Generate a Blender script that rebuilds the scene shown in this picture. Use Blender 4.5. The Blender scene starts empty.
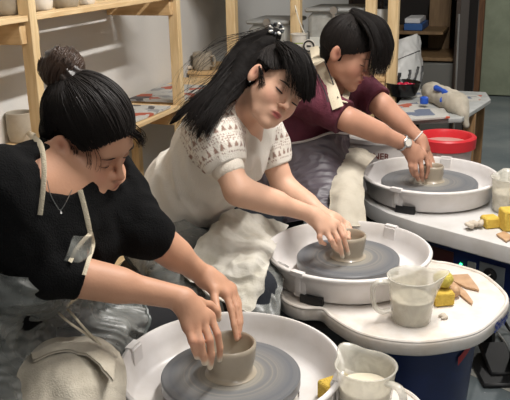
import bpy, math, random
import numpy as np
from mathutils import Vector, Matrix
random.seed(7)
rng = np.random.default_rng(7)
C = bpy.context.scene.collection
PI = math.pi
# ------------------------------------------------------------------ camera
F = 780.0
PITCH = math.radians(18.0); ROLL = math.radians(1.2); CH = 1.44
cam_d = bpy.data.cameras.new('camera'); cam = bpy.data.objects.new('camera', cam_d); C.objects.link(cam)
cam_d.sensor_width = 36.0; cam_d.sensor_fit = 'HORIZONTAL'; cam_d.lens = 36.0*F/510.0
cam_d.clip_start = 0.02
Rc = Matrix.Rotation(PI/2-PITCH, 3, 'X') @ Matrix.Rotation(-ROLL, 3, 'Z')
cam.location = (0, 0, CH); cam.rotation_euler = Rc.to_euler()
bpy.context.scene.camera = cam
RC = np.array(Rc)                      # columns: camera right, up, back in world
CP = np.array([0, 0, CH])
def at(px, py, d):
    """world point seen at photo pixel px,py at depth d (metres along the view axis)"""
    return CP + RC @ np.array([(px-255)*d/F, -(py-200)*d/F, -d])
def onz(px, py, z):
    r = RC @ np.array([(px-255)/F, -(py-200)/F, -1.0]); return CP + r*((z-CH)/r[2])
def cdir(v):
    v = RC @ np.array(v, float); return v/np.linalg.norm(v)
# ------------------------------------------------------------------ room frame: a along the left wall, n out of it
AD = np.array([math.sin(math.radians(20)), math.cos(math.radians(20)), 0]); ND = np.array([AD[1], -AD[0], 0])
RO = np.array([-.53, 3.92, 0])
def rw(a, n, z): return RO + AD*a + ND*n + np.array([0, 0, z])
def onwall(px, py, n=0.0):
    r = RC @ np.array([(px-255)/F, -(py-200)/F, -1.0])
    return CP + r*((n-(CP-RO)@ND)/(r@ND))
def onback(px, py, a):
    r = RC @ np.array([(px-255)/F, -(py-200)/F, -1.0])
    return CP + r*((a-(CP-RO)@AD)/(r@AD))
# ------------------------------------------------------------------ objects
ORG = {}
def tag(o, label=None, cat=None, group=None, kind=None):
    if label: o['label'] = label
    if cat: o['category'] = cat
    if group: o['group'] = group
    if kind: o['kind'] = kind
    return o
def thing(name, label, cat, loc, group=None):
    o = bpy.data.objects.new(name, None); C.objects.link(o); o.location = tuple(loc); o.empty_display_size = .05
    ORG[o.name] = np.array(loc, float)
    return tag(o, label, cat, group)
def mkobj(name, V, Fc, mat, parent=None, smooth=True, label=None, cat=None, group=None, kind=None, col=None, sharp=None):
    V = np.asarray(V, float)
    if parent is not None: org = ORG[parent.name]
    elif kind == 'structure': org = np.zeros(3)
    else:
        org = (V.min(0)+V.max(0))/2; org[2] = V[:, 2].min()
    me = bpy.data.meshes.new(name)
    if isinstance(Fc, np.ndarray):
        n, k = Fc.shape
        me.vertices.add(len(V)); me.vertices.foreach_set('co', (V-org).astype(np.float32).ravel())
        me.loops.add(n*k); me.loops.foreach_set('vertex_index', Fc.astype(np.int32).ravel())
        me.polygons.add(n); me.polygons.foreach_set('loop_start', np.arange(0, n*k, k, dtype=np.int32))
        me.polygons.foreach_set('loop_total', np.full(n, k, dtype=np.int32))
        me.update(calc_edges=True)
    else:
        me.from_pydata([tuple(v) for v in (V-org)], [], Fc); me.update()
    if smooth: me.polygons.foreach_set('use_smooth', np.ones(len(me.polygons), dtype=bool))
    if smooth and sharp is not None:
        try: me.set_sharp_from_angle(angle=math.radians(sharp))
        except Exception: pass
    if col is not None:
        ca = me.color_attributes.new('Col', 'FLOAT_COLOR', 'POINT')
        c4 = np.ones((len(V), 4), np.float32); c4[:, :3] = col; ca.data.foreach_set('color', c4.ravel())
    me.materials.append(mat)
    o = bpy.data.objects.new(name, me); C.objects.link(o)
    if parent is not None:
        o.parent = parent; ORG[o.name] = ORG[parent.name]
    else:
        o.location = tuple(org); ORG[o.name] = org
    return tag(o, label, cat, group, kind)
class MB:
    def __init__(s): s.v = []; s.f = []
    def add(s, V, Fc):
        b = len(s.v); s.v += [tuple(map(float, v)) for v in V]; s.f += [tuple(int(i)+b for i in f) for f in Fc]; return s
    def box(s, c, sz, ax=None, bev=0.0, taper=1.0):
        """c centre; sz full sizes; ax three axes"""
        ax = np.eye(3) if ax is None else np.asarray(ax, float)
        c = np.asarray(c, float); h = np.asarray(sz, float)/2; b = min(bev, *(h*.9))
        if b <= 0:
            V = [c + ax[0]*x*h[0]*(taper if z > 0 else 1) + ax[1]*y*h[1]*(taper if z > 0 else 1) + ax[2]*z*h[2] for z in (-1, 1) for y in (-1, 1) for x in (-1, 1)]
            return s.add(V, [(0, 2, 3, 1), (4, 5, 7, 6), (0, 1, 5, 4), (2, 6, 7, 3), (0, 4, 6, 2), (1, 3, 7, 5)])
        V = []; idx = {}
        for sx in (-1, 1):
            for sy in (-1, 1):
                for sz_ in (-1, 1):
                    for k in range(3):
                        q = np.array([sx*h[0], sy*h[1], sz_*h[2]])
                        for j in range(3):
                            if j != k: q[j] -= b*[sx, sy, sz_][j]
                        idx[(sx, sy, sz_, k)] = len(V); V.append(c + q[0]*ax[0]+q[1]*ax[1]+q[2]*ax[2])
        Fc = []
        for k in range(3):
            i, j = [(1, 2), (2, 0), (0, 1)][k]
            for sg in (-1, 1):
                ring = []
                for (p, q) in ((-1, -1), (1, -1), (1, 1), (-1, 1)):
                    t = [0, 0, 0]; t[k] = sg; t[i] = p; t[j] = q; ring.append(idx[(*t, k)])
                Fc.append(tuple(ring if sg > 0 else ring[::-1]))
        for k in range(3):     # edges parallel to k
            i, j = [(1, 2), (2, 0), (0, 1)][k]
            for p in (-1, 1):
                for q in (-1, 1):
                    def g(sg, kk):
                        t = [0, 0, 0]; t[k] = sg; t[i] = p; t[j] = q; return idx[(*t, kk)]
                    r = [g(-1, i), g(1, i), g(1, j), g(-1, j)]
                    Fc.append(tuple(r if p*q < 0 else r[::-1]))
        for sx in (-1, 1):
            for sy in (-1, 1):
                for sz_ in (-1, 1):
                    r = [idx[(sx, sy, sz_, k)] for k in range(3)]
                    Fc.append(tuple(r if sx*sy*sz_ > 0 else r[::-1]))
        return s.add(V, Fc)
    def rbox(s, a0, a1, n0, n1, z0, z1, bev=0.0):
        return s.box(rw((a0+a1)/2, (n0+n1)/2, (z0+z1)/2), (abs(n1-n0), abs(a1-a0), abs(z1-z0)), (ND, AD, (0, 0, 1)), bev)
    def lathe(s, c, prof, seg=48, ax=(0, 0, 1), cap0=True, cap1=True, sx=1.0):
        ax = np.asarray(ax, float); ax = ax/np.linalg.norm(ax)
        t = np.array([1., 0, 0]) if abs(ax[0]) < .8 else np.array([0, 1., 0])
        u = t-ax*(t@ax); u /= np.linalg.norm(u); w = np.cross(ax, u); c = np.asarray(c, float); V = []
        for (r, z) in prof:
            for k in range(seg):
                a = 2*PI*k/seg; V.append(c+ax*z+u*r*math.cos(a)*sx+w*r*math.sin(a))
        Fc = []; m = len(prof)
        for i in range(m-1):
            for k in range(seg):
                k2 = (k+1) % seg; Fc.append((i*seg+k, i*seg+k2, (i+1)*seg+k2, (i+1)*seg+k))
        if cap0 and prof[0][0] > 1e-5: Fc.append(tuple(range(seg))[::-1])
        if cap1 and prof[-1][0] > 1e-5: Fc.append(tuple((m-1)*seg+k for k in range(seg)))
        return s.add(V, Fc)
    def tube(s, P, r, sides=8, closed=False, flat=1.0, nrm=None):
        P = np.asarray(P, float); n = len(P); r = np.full(n, r, float) if np.isscalar(r) else np.interp(np.linspace(0, 1, n), np.linspace(0, 1, len(r)), r)
        T = np.gradient(P, axis=0)
        if closed: T = np.roll(P, -1, 0)-np.roll(P, 1, 0)
        T /= np.linalg.norm(T, axis=1)[:, None]+1e-12
        u = np.cross(T[0], [0.13, .37, .92] if nrm is None else nrm); u /= np.linalg.norm(u); V = []
        for i in range(n):
            u = u-T[i]*(u@T[i]); u /= np.linalg.norm(u)+1e-12; w = np.cross(T[i], u)
            for k in range(sides):
                a = 2*PI*k/sides; V.append(P[i]+u*r[i]*math.cos(a)+w*r[i]*flat*math.sin(a))
        Fc = []
        for i in range(n if closed else n-1):
            j = (i+1) % n
            for k in range(sides):
                k2 = (k+1) % sides; Fc.append((i*sides+k, i*sides+k2, j*sides+k2, j*sides+k))
        if not closed: Fc += [tuple(range(sides))[::-1], tuple((n-1)*sides+k for k in range(sides))]
        return s.add(V, Fc)
    def prism(s, poly, z0, z1, bev=0.0):
        """vertical prism over xy polygon (counter-clockwise), soft top edge"""
        poly = np.asarray(poly, float); n = len(poly); cen = poly.mean(0)
        def inset(b):
            out = []
            for i in range(n):
                p0, p, p1 = poly[i-1], poly[i], poly[(i+1) % n]
                e0 = p-p0; e1 = p1-p; n0 = np.array([-e0[1], e0[0]])/(np.linalg.norm(e0)+1e-9); n1 = np.array([-e1[1], e1[0]])/(np.linalg.norm(e1)+1e-9)
                m = n0+n1; m /= np.linalg.norm(m)+1e-9; out.append(p+m*b)
            return np.array(out)
        rings = [(0, z0)] + ([(0, z1-bev), (bev*.3, z1-bev*.3), (bev, z1)] if bev > 0 else [(0, z1)])
        if bev > 0: rings = [(bev, z0), (0, z0+bev)] + rings[1:]
        V = []
        for b, z in rings:
            q = inset(b) if b > 0 else poly
            V += [(x, y, z) for x, y in q]
        Fc = []; m = len(rings)
        for i in range(m-1):
            for k in range(n):
                k2 = (k+1) % n; Fc.append((i*n+k, i*n+k2, (i+1)*n+k2, (i+1)*n+k))
        Fc += [tuple(range(n))[::-1], tuple((m-1)*n+k for k in range(n))]
        return s.add(V, Fc)
    def build(s, name, mat, parent=None, **kw):
        kw.setdefault('sharp', 38)
        return mkobj(name, s.v, s.f, mat, parent, **kw)
def crom(P, n=8):
    """Catmull-Rom resample"""
    P = np.asarray(P, float); Q = np.vstack([2*P[0]-P[1], P, 2*P[-1]-P[-2]]); out = []
    for i in range(1, len(Q)-2):
        p0, p1, p2, p3 = Q[i-1:i+3]
        for t in np.linspace(0, 1, n, endpoint=False):
            out.append(.5*((2*p1)+(-p0+p2)*t+(2*p0-5*p1+4*p2-p3)*t*t+(-p0+3*p1-3*p2+p3)*t**3))
    out.append(Q[-2]); return np.array(out)
_K = [(rng.normal(size=(3,)), rng.uniform(0, 6.28)) for _ in range(60)]
def noise3(P, sc, seed=0, n=7):
    """smooth pseudo noise in about -1..1"""
    P = P/sc; r = np.zeros(len(P))
    for i in range(n):
        k, ph = _K[(seed*7+i) % 60]; k2, ph2 = _K[(seed*5+i+13) % 60]
        r += np.sin(P@k*2.2+ph+1.3*np.sin(P@k2*1.4+ph2))
    return r/n*1.5
def patch(rows, nu=60, nv=60, amp=0.0, sc=.05, seed=1, ridge=False, thick=.002, f=None, an=(1, 1, 1)):
    """smooth sheet through a grid of world points; returns V, quads of a thin closed sheet"""
    R = np.array([[np.asarray(p, float) for p in r] for r in rows])
    def rs(G, n):   # resample axis 0
        m = len(G); Q = np.concatenate([2*G[:1]-G[1:2], G, 2*G[-1:]-G[-2:-1]]); t = np.linspace(0, m-1-1e-9, n); out = []
        for x in t:
            i = int(x); u = x-i; p0, p1, p2, p3 = Q[i], Q[i+1], Q[i+2], Q[i+3]
            out.append(.5*((2*p1)+(-p0+p2)*u+(2*p0-5*p1+4*p2-p3)*u*u+(-p0+3*p1-3*p2+p3)*u**3))
        return np.array(out)
    G = rs(R, nu); G = rs(G.transpose(1, 0, 2), nv).transpose(1, 0, 2)
    du = np.gradient(G, axis=0); dv = np.gradient(G, axis=1); N = np.cross(du, dv); N /= np.linalg.norm(N, axis=2)[..., None]+1e-12
    if N[..., :].reshape(-1, 3).mean(0) @ (CP-G.reshape(-1, 3).mean(0)) < 0: N = -N
    if amp:
        q = noise3(G.reshape(-1, 3)*np.array(an), sc, seed).reshape(nu, nv)
        if ridge: q = 1-2*np.abs(q)
        q2 = noise3(G.reshape(-1, 3)*np.array(an), sc*.4, seed+2).reshape(nu, nv)
        G = G + N*(q*amp+q2*amp*.3)[..., None]
    if f is not None: G = f(G, N)
    V = np.concatenate([G.reshape(-1, 3), (G-N*thick).reshape(-1, 3)]); M = nu*nv
    I = np.arange(M).reshape(nu, nv); a, b, c, d = I[:-1, :-1].ravel(), I[1:, :-1].ravel(), I[1:, 1:].ravel(), I[:-1, 1:].ravel()
    q = [np.stack([a, b, c, d], 1), np.stack([a, d, c, b], 1)+M]
    def edge(e):
        return np.stack([e[:-1], e[:-1]+M, e[1:]+M, e[1:]], 1)
    q += [edge(I[0]), edge(I[-1][::-1]), edge(I[:, 0][::-1]), edge(I[:, -1])]
    return V, np.concatenate(q), G
# ------------------------------------------------------------------ signed distance mesher
def _n(v): v = np.asarray(v, float); return v/(np.linalg.norm(v)+1e-12)
def cone(a, b, ra, rb, k=.01, op=1): return ('c', np.asarray(a, float), np.asarray(b, float), ra, rb, k, op)
def ball(c, r, k=.01, op=1): return cone(c, np.asarray(c)+1e-6, r, r, k, op)
def ell(c, r, ax=None, k=.01, op=1):
    return ('e', np.asarray(c, float), np.asarray(r, float), np.eye(3) if ax is None else np.asarray(ax, float), None, k, op)
def pdist(p, P):
    if p[0] == 'c':
        _, a, b, ra, rb, _, _ = p; ba = b-a; pa = P-a
        h = np.clip(pa@ba/(ba@ba+1e-12), 0, 1)
        return np.linalg.norm(pa-h[:, None]*ba, axis=1)-(ra+(rb-ra)*h)
    _, c, r, ax, _, _, _ = p; q = (P-c)@ax.T
    k0 = np.linalg.norm(q/r, axis=1); k1 = np.linalg.norm(q/r**2, axis=1)+1e-9
    d = k0*(k0-1)/k1
    return np.where(k0 < .3, np.maximum(d, -r.min()), d)
def inflate(prims, t):
    out = []
    for p in prims:
        p = list(p)
        if p[0] == 'c': p[3] += t; p[4] += t
        else: p[2] = p[2]+t
        out.append(tuple(p))
    return out
def field(prims, P, disp=None, sel=None):
    d = None
    for i, p in enumerate(prims):
        if sel is not None and not sel[i]: continue
        q = pdist(p, P); k = p[5]
        if d is None:
            d = q if p[6] == 1 else np.full(len(P), 1.0)
            if p[6] == 1: continue
        if p[6] == 1:
            h = np.clip(.5+.5*(d-q)/k, 0, 1); d = d*(1-h)+q*h-k*h*(1-h)
        else:
            h = np.clip(.5-.5*(d+q)/k, 0, 1); d = d*(1-h)+(-q)*h+k*h*(1-h)
    if disp is not None: d = d-disp(P)
    return d
def sdf_mesh(prims, h, disp=None, clip=None, margin=.02):
    lo, hi = [], []
    for p in prims:
        if p[6] != 1: continue
        if p[0] == 'c': r = max(p[3], p[4]); lo.append(np.minimum(p[1], p[2])-r); hi.append(np.maximum(p[1], p[2])+r)
        else: r = p[2].max(); lo.append(p[1]-r); hi.append(p[1]+r)
    lo = np.min(lo, 0)-margin; hi = np.max(hi, 0)+margin
    N = 10; B = N*h; nb = np.ceil((hi-lo)/B).astype(int)
    I = np.stack(np.meshgrid(*[np.arange(k) for k in nb], indexing='ij'), -1).reshape(-1, 3)
    cen = lo+(I+.5)*B; Rr = B*.8661
    dp = np.stack([pdist(p, cen) for p in prims], 1)
    dc = field(prims, cen)
    keep = np.abs(dc) < Rr*1.6+.016
    I, cen, dp, dc = I[keep], cen[keep], dp[keep], dc[keep]
    ks = np.array([p[5] for p in prims])
    g = np.stack(np.meshgrid(*[np.arange(N+1)]*3, indexing='ij'), -1).reshape(-1, 3)
    keys = []; pos = []; edges = []
    dims = nb*N+2
    def enc(c): return (c[:, 0]*dims[1]+c[:, 1])*dims[2]+c[:, 2]
    mainE = [[], [], []]; sgnE = [[], [], []]
    cor = np.array([(x, y, z) for x in (0, 1) for y in (0, 1) for z in (0, 1)])
    eds = [(a, b) for a in range(8) for b in range(a+1, 8) if np.abs(cor[a]-cor[b]).sum() == 1]
    for bi in range(len(I)):
        sel = dp[bi] < max(dc[bi], 0)+ks*1.0+2.2*Rr+.01
        G = g+I[bi]*N; P = lo+G*h
        d = field(prims, P, None, sel) if sel.any() else None
        if d is None: continue
        if disp is not None and np.abs(d).min() < .03: d = d-disp(P)
        if clip is not None: d = np.maximum(d, clip(P))
        if d.min() > 0 or d.max() < 0: continue
        D = d.reshape(N+1, N+1, N+1); S = D < 0
        oc = [S[c[0]:N+c[0], c[1]:N+c[1], c[2]:N+c[2]] for c in cor]
        cnt = sum(o.astype(int) for o in oc); act = np.argwhere((cnt > 0) & (cnt < 8))
        if len(act) == 0: continue
        acc = np.zeros((len(act), 3)); w = np.zeros(len(act))
        for a, b in eds:
            da = D[act[:, 0]+cor[a][0], act[:, 1]+cor[a][1], act[:, 2]+cor[a][2]]; db = D[act[:, 0]+cor[b][0], act[:, 1]+cor[b][1], act[:, 2]+cor[b][2]]
            m = (da < 0) != (db < 0); t = np.where(m, da/(da-db+1e-20), 0)
            acc += m[:, None]*(cor[a]+t[:, None]*(cor[b]-cor[a])); w += m
        gi = act+I[bi]*N
        pos.append(lo+(gi+acc/w[:, None])*h); keys.append(enc(gi))
        for x in range(3):
            e = np.zeros(3, int); e[x] = 1
            s0 = S[:N, :N, :N]; s1 = S[e[0]:N+e[0], e[1]:N+e[1], e[2]:N+e[2]]
            ix = np.argwhere(s0 != s1)
            if len(ix): mainE[x].append(ix+I[bi]*N); sgnE[x].append(s0[ix[:, 0], ix[:, 1], ix[:, 2]])
    keys = np.concatenate(keys); pos = np.concatenate(pos)
    o = np.argsort(keys); keys = keys[o]; pos = pos[o]
    quads = []
    for x in range(3):
        if not mainE[x]: continue
        E = np.concatenate(mainE[x]); sg = np.concatenate(sgnE[x]); y, z = (x+1) % 3, (x+2) % 3
        ey = np.zeros(3, int); ey[y] = 1; ez = np.zeros(3, int); ez[z] = 1
        q = []; ok = np.ones(len(E), bool)
        for off in (0*ey, -ey, -ey-ez, -ez):
            c = E+off; kk = enc(c); j = np.clip(np.searchsorted(keys, kk), 0, len(keys)-1); ok &= (keys[j] == kk) & (c >= 0).all(1); q.append(j)
        q = np.stack(q, 1); q[~sg] = q[~sg][:, ::-1]; quads.append(q[ok])
    Q = np.concatenate(quads)
    # orient check: flip if needed using volume sign
    v = pos[Q]; vol = np.einsum('ij,ij->i', v[:, 0], np.cross(v[:, 1], v[:, 2])).sum()
    c0 = pos.mean(0); vol = np.einsum('ij,ij->i', v[:, 0]-c0, np.cross(v[:, 1]-c0, v[:, 2]-c0)).sum()
    if vol < 0: Q = Q[:, ::-1]
    return relax(pos, Q, 2), Q
def relax(V, Q, it=2, lam=.5):
    V = V.copy()
    for _ in range(it):
        acc = np.zeros_like(V); w = np.zeros(len(V))
        for k in range(4):
            a, b = Q[:, k], Q[:, (k+1) % 4]
            for (p, q) in ((a, b), (b, a)):
                for x in range(3): acc[:, x] += np.bincount(p, V[q, x], minlength=len(V))
                w += np.bincount(p, minlength=len(V))
        m = w > 0; V[m] = V[m]*(1-lam)+lam*acc[m]/w[m][:, None]
    return V
# ------------------------------------------------------------------ materials
def mat(name, col, rough=.6, metal=0, spec=.5, bump=None, noise=None, alpha=None, coat=0, sheen=0, emit=None, vcol=False, trans=None, sss=0):
    """bump=(scale, strength[,detail]); noise=(scale, darker colour, amount)"""
    m = bpy.data.materials.new(name); m.use_nodes = True; nt = m.node_tree; b = nt.nodes['Principled BSDF']; L = nt.links
    if isinstance(col, (int, float)): col = (col,)*3
    b.inputs['Base Color'].default_value = (*col, 1); b.inputs['Roughness'].default_value = rough; b.inputs['Metallic'].default_value = metal
    b.inputs['Specular IOR Level'].default_value = spec
    if coat: b.inputs['Coat Weight'].default_value = coat; b.inputs['Coat Roughness'].default_value = .15
    if sheen: b.inputs['Sheen Weight'].default_value = sheen
    if sss:
        b.inputs['Subsurface Weight'].default_value = sss; b.inputs['Subsurface Radius'].default_value = (.012, .005, .003); b.inputs['Subsurface Scale'].default_value = 1.0
    if emit: b.inputs['Emission Color'].default_value = (*emit[0], 1); b.inputs['Emission Strength'].default_value = emit[1]
    if trans is not None: b.inputs['Transmission Weight'].default_value = trans
    tc = nt.nodes.new('ShaderNodeTexCoord')
    src = None
    if vcol:
        a = nt.nodes.new('ShaderNodeAttribute'); a.attribute_name = 'Col'; src = a.outputs['Color']; L.new(src, b.inputs['Base Color'])
    if noise:
        n = nt.nodes.new('ShaderNodeTexNoise'); n.inputs['Scale'].default_value = noise[0]; n.inputs['Detail'].default_value = 6; n.inputs['Roughness'].default_value = .6
        L.new(tc.outputs['Object'], n.inputs['Vector'])
        r = nt.nodes.new('ShaderNodeMapRange'); r.inputs[1].default_value = .42; r.inputs[2].default_value = .68; r.inputs[4].default_value = noise[2]; L.new(n.outputs['Fac'], r.inputs[0])
        mx = nt.nodes.new('ShaderNodeMix'); mx.data_type = 'RGBA'; L.new(r.outputs[0], mx.inputs[0])
        if src: L.new(src, mx.inputs[6])
        else: mx.inputs[6].default_value = (*col, 1)
        mx.inputs[7].default_value = (*noise[1], 1); L.new(mx.outputs[2], b.inputs['Base Color'])
    if bump:
        n = nt.nodes.new('ShaderNodeTexNoise'); n.inputs['Scale'].default_value = bump[0]; n.inputs['Detail'].default_value = bump[2] if len(bump) > 2 else 4
        L.new(tc.outputs['Object'], n.inputs['Vector']); bp = nt.nodes.new('ShaderNodeBump'); bp.inputs['Strength'].default_value = bump[1]; bp.inputs['Distance'].default_value = .01
        L.new(n.outputs['Fac'], bp.inputs['Height']); L.new(bp.outputs[0], b.inputs['Normal'])
    if alpha is not None: b.inputs['Alpha'].default_value = alpha
    return m
def S(r, g, b):   # sRGB 0-255 to linear
    f = lambda c: ((c/255+.055)/1.055)**2.4 if c/255 > .04045 else c/255/12.92
    return (f(r), f(g), f(b))
def wood(name, c1, c2, axis=1, scale=9):
    m = bpy.data.materials.new(name); m.use_nodes = True; nt = m.node_tree; L = nt.links; b = nt.nodes['Principled BSDF']
    tc = nt.nodes.new('ShaderNodeTexCoord'); mp = nt.nodes.new('ShaderNodeMapping'); sc = [scale*3]*3; sc[axis] = scale*.35
    mp.inputs['Scale'].default_value = sc; L.new(tc.outputs['Object'], mp.inputs['Vector'])
    if axis < 2:
        mp0 = nt.nodes.new('ShaderNodeMapping'); mp0.inputs['Rotation'].default_value = (0, 0, math.radians(20)); L.new(tc.outputs['Object'], mp0.inputs['Vector']); L.new(mp0.outputs[0], mp.inputs['Vector'])
    n = nt.nodes.new('ShaderNodeTexNoise'); n.inputs['Scale'].default_value = 1.6; n.inputs['Detail'].default_value = 7; n.inputs['Distortion'].default_value = .8
    L.new(mp.outputs[0], n.inputs['Vector'])
    cr = nt.nodes.new('ShaderNodeValToRGB'); cr.color_ramp.elements[0].position = .35; cr.color_ramp.elements[1].position = .65
    cr.color_ramp.elements[0].color = (*c2, 1); cr.color_ramp.elements[1].color = (*c1, 1); L.new(n.outputs['Fac'], cr.inputs[0]); L.new(cr.outputs[0], b.inputs['Base Color'])
    b.inputs['Roughness'].default_value = .6
    return m
def film(name, col, op, rough=.2, nscale=30, vary=.3, bump=.4):
    """clear or milky plastic film: part see-through, part white, shiny"""
    m = bpy.data.materials.new(name); m.use_nodes = True; nt = m.node_tree; L = nt.links; b = nt.nodes['Principled BSDF']
    b.inputs['Base Color'].default_value = (*col, 1); b.inputs['Roughness'].default_value = rough; b.inputs['Specular IOR Level'].default_value = .8
    tc = nt.nodes.new('ShaderNodeTexCoord'); n = nt.nodes.new('ShaderNodeTexNoise'); n.inputs['Scale'].default_value = nscale; n.inputs['Detail'].default_value = 5; n.inputs['Distortion'].default_value = 1.5
    L.new(tc.outputs['Object'], n.inputs['Vector'])
    r = nt.nodes.new('ShaderNodeMapRange'); r.inputs[1].default_value = .35; r.inputs[2].default_value = .65; r.inputs[3].default_value = max(0, op-vary); r.inputs[4].default_value = min(1, op+vary); L.new(n.outputs['Fac'], r.inputs[0]); L.new(r.outputs[0], b.inputs['Alpha'])
    bp = nt.nodes.new('ShaderNodeBump'); bp.inputs['Strength'].default_value = bump; bp.inputs['Distance'].default_value = .01; L.new(n.outputs['Fac'], bp.inputs['Height']); L.new(bp.outputs[0], b.inputs['Normal'])
    return m
# ------------------------------------------------------------------ shared materials
M = {}
M['pine'] = wood('pine', S(222,196,152), S(204,174,128), axis=2)
M['pine_a'] = wood('pine_board', S(222,194,150), S(202,170,124), axis=1)
M['pine_n'] = wood('pine_bearer', S(210,178,132), S(190,156,110), axis=0)
M['darkwood'] = wood('dark_wood', S(120,82,52), S(92,60,36), axis=2)
M['legwood'] = wood('leg_wood', S(150,118,80), S(122,92,60), axis=2)
M['wall'] = mat('wall_paint', S(214,212,208), .85, bump=(60, .08))
M['ceil'] = mat('ceiling_paint', S(200,196,188), .9)
M['white'] = mat('white_plastic', S(226,222,220), .38, noise=(7, S(196,188,178), .5), coat=.15)
M['tray'] = mat('tray_plastic', S(228,222,216), .42, noise=(11, S(196,180,160), .6), coat=.1)
M['navy'] = mat('navy_paint', S(20,38,88), .4, noise=(9, S(12,26,62), .7))
M['black'] = mat('black_plastic', S(22,22,24), .5)
M['blackg'] = mat('black_gloss', S(16,16,18), .18)
M['steel'] = mat('steel', S(190,190,190), .3, metal=1)
M['dgrey'] = mat('dark_grey_metal', S(70,72,76), .5)
M['clay'] = mat('wet_clay', S(170,158,140), .36, bump=(14, .15), noise=(10, S(150,138,120), .5), coat=.25)
M['claydry'] = mat('dry_clay', S(196,184,168), .8, bump=(60, .3))
M['ceram'] = mat('bisque_ware', S(164,155,140), .7, noise=(20, S(140,130,112), .5))
M['ceramw'] = mat('white_glazed_ware', S(214,208,198), .3)
M['sponge'] = mat('yellow_sponge', S(232,198,88), .95, bump=(260, .8, 2), noise=(90, S(210,168,60), .6))
M['sponge2'] = mat('pale_yellow_sponge', S(214,196,92), .95, bump=(260, .8, 2))
M['ribwood'] = mat('rib_wood', S(196,160,124), .5, noise=(30, S(164,124,90), .6))
M['milk'] = mat('milky_water', S(222,214,194), .25, noise=(12, S(206,196,172), .5))
M['jug'] = film('jug_plastic', S(228,224,212), .46, .25, 18, .08, .1)
M['red'] = mat('red_rim_plastic', S(206,44,52), .4)
M['bluep'] = mat('blue_plastic', S(38,84,184), .4)
M['towel'] = mat('towel_cotton', S(192,184,168), .95, bump=(300, .35, 2), noise=(9, S(164,154,136), .8), sheen=.1)
M['towelw'] = mat('white_towel_cotton', S(208,204,194), .95, bump=(300, .35, 2), noise=(14, S(178,172,156), .8), sheen=.1)
M['floor'] = None
def floor_mat():
    m = mat('floor_paint', S(88,96,104), .45, bump=(25, .15)); nt = m.node_tree; L = nt.links; b = nt.nodes['Principled BSDF']; tc = nt.nodes.new('ShaderNodeTexCoord')
    n = nt.nodes.new('ShaderNodeTexNoise'); n.inputs['Scale'].default_value = 2.2; n.inputs['Detail'].default_value = 8; L.new(tc.outputs['Object'], n.inputs['Vector'])
    c = nt.nodes.new('ShaderNodeValToRGB'); e = c.color_ramp.elements; e[0].position = .35; e[0].color = (*S(92,102,106), 1); e[1].position = .7; e[1].color = (*S(124,130,130), 1); L.new(n.outputs['Fac'], c.inputs[0])
    v = nt.nodes.new('ShaderNodeTexVoronoi'); v.inputs['Scale'].default_value = 26; L.new(tc.outputs['Object'], v.inputs['Vector'])
    r = nt.nodes.new('ShaderNodeMapRange'); r.inputs[1].default_value = .1; r.inputs[2].default_value = .06; L.new(v.outputs['Distance'], r.inputs[0])
    x = nt.nodes.new('ShaderNodeMix'); x.data_type = 'RGBA'; L.new(r.outputs[0], x.inputs[0]); L.new(c.outputs[0], x.inputs[6]); x.inputs[7].default_value = (*S(160,162,160), 1); L.new(x.outputs[2], b.inputs['Base Color'])
    return m
M['floor'] = floor_mat()
def news_mat(name, tint=S(190,188,182), colour=S(176,92,70), sc=17):
    """newsprint: columns of grey type and a few coloured pictures"""
    m = mat(name, tint, .8); nt = m.node_tree; L = nt.links; b = nt.nodes['Principled BSDF']; tc = nt.nodes.new('ShaderNodeTexCoord')
    w = nt.nodes.new('ShaderNodeTexWave'); w.inputs['Scale'].default_value = 60; w.inputs['Distortion'].default_value = 1.5; w.inputs['Detail Scale'].default_value = 30; L.new(tc.outputs['Object'], w.inputs['Vector'])
    v = nt.nodes.new('ShaderNodeTexVoronoi'); v.distance = 'CHEBYCHEV'; v.inputs['Scale'].default_value = sc; L.new(tc.outputs['Object'], v.inputs['Vector'])
    s = nt.nodes.new('ShaderNodeSeparateColor'); L.new(v.outputs['Color'], s.inputs[0])
    c = nt.nodes.new('ShaderNodeValToRGB'); c.color_ramp.interpolation = 'CONSTANT'; e = c.color_ramp.elements; e[0].color = (*tint, 1); e[1].position = .8; e[1].color = (*colour, 1)
    for p, q in ((.5, S(150,150,150)), (.62, tint), (.7, S(104,114,134)), (.75, tint), (.92, S(90,86,86))):
        k = e.new(p); k.color = (*q, 1)
    L.new(s.outputs[0], c.inputs[0])
    x = nt.nodes.new('ShaderNodeMix'); x.data_type = 'RGBA'; x.blend_type = 'MULTIPLY'; r = nt.nodes.new('ShaderNodeMapRange'); r.inputs[1].default_value = .6; r.inputs[2].default_value = .8; r.inputs[4].default_value = .35; L.new(w.outputs['Fac'], r.inputs[0]); L.new(r.outputs[0], x.inputs[0])
    L.new(c.outputs[0], x.inputs[6]); x.inputs[7].default_value = (.25, .25, .25, 1); L.new(x.outputs[2], b.inputs['Base Color']); return m
M['news'] = news_mat('newsprint'); M['news2'] = news_mat('newsprint_red', colour=S(200,90,60), sc=8)
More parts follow.
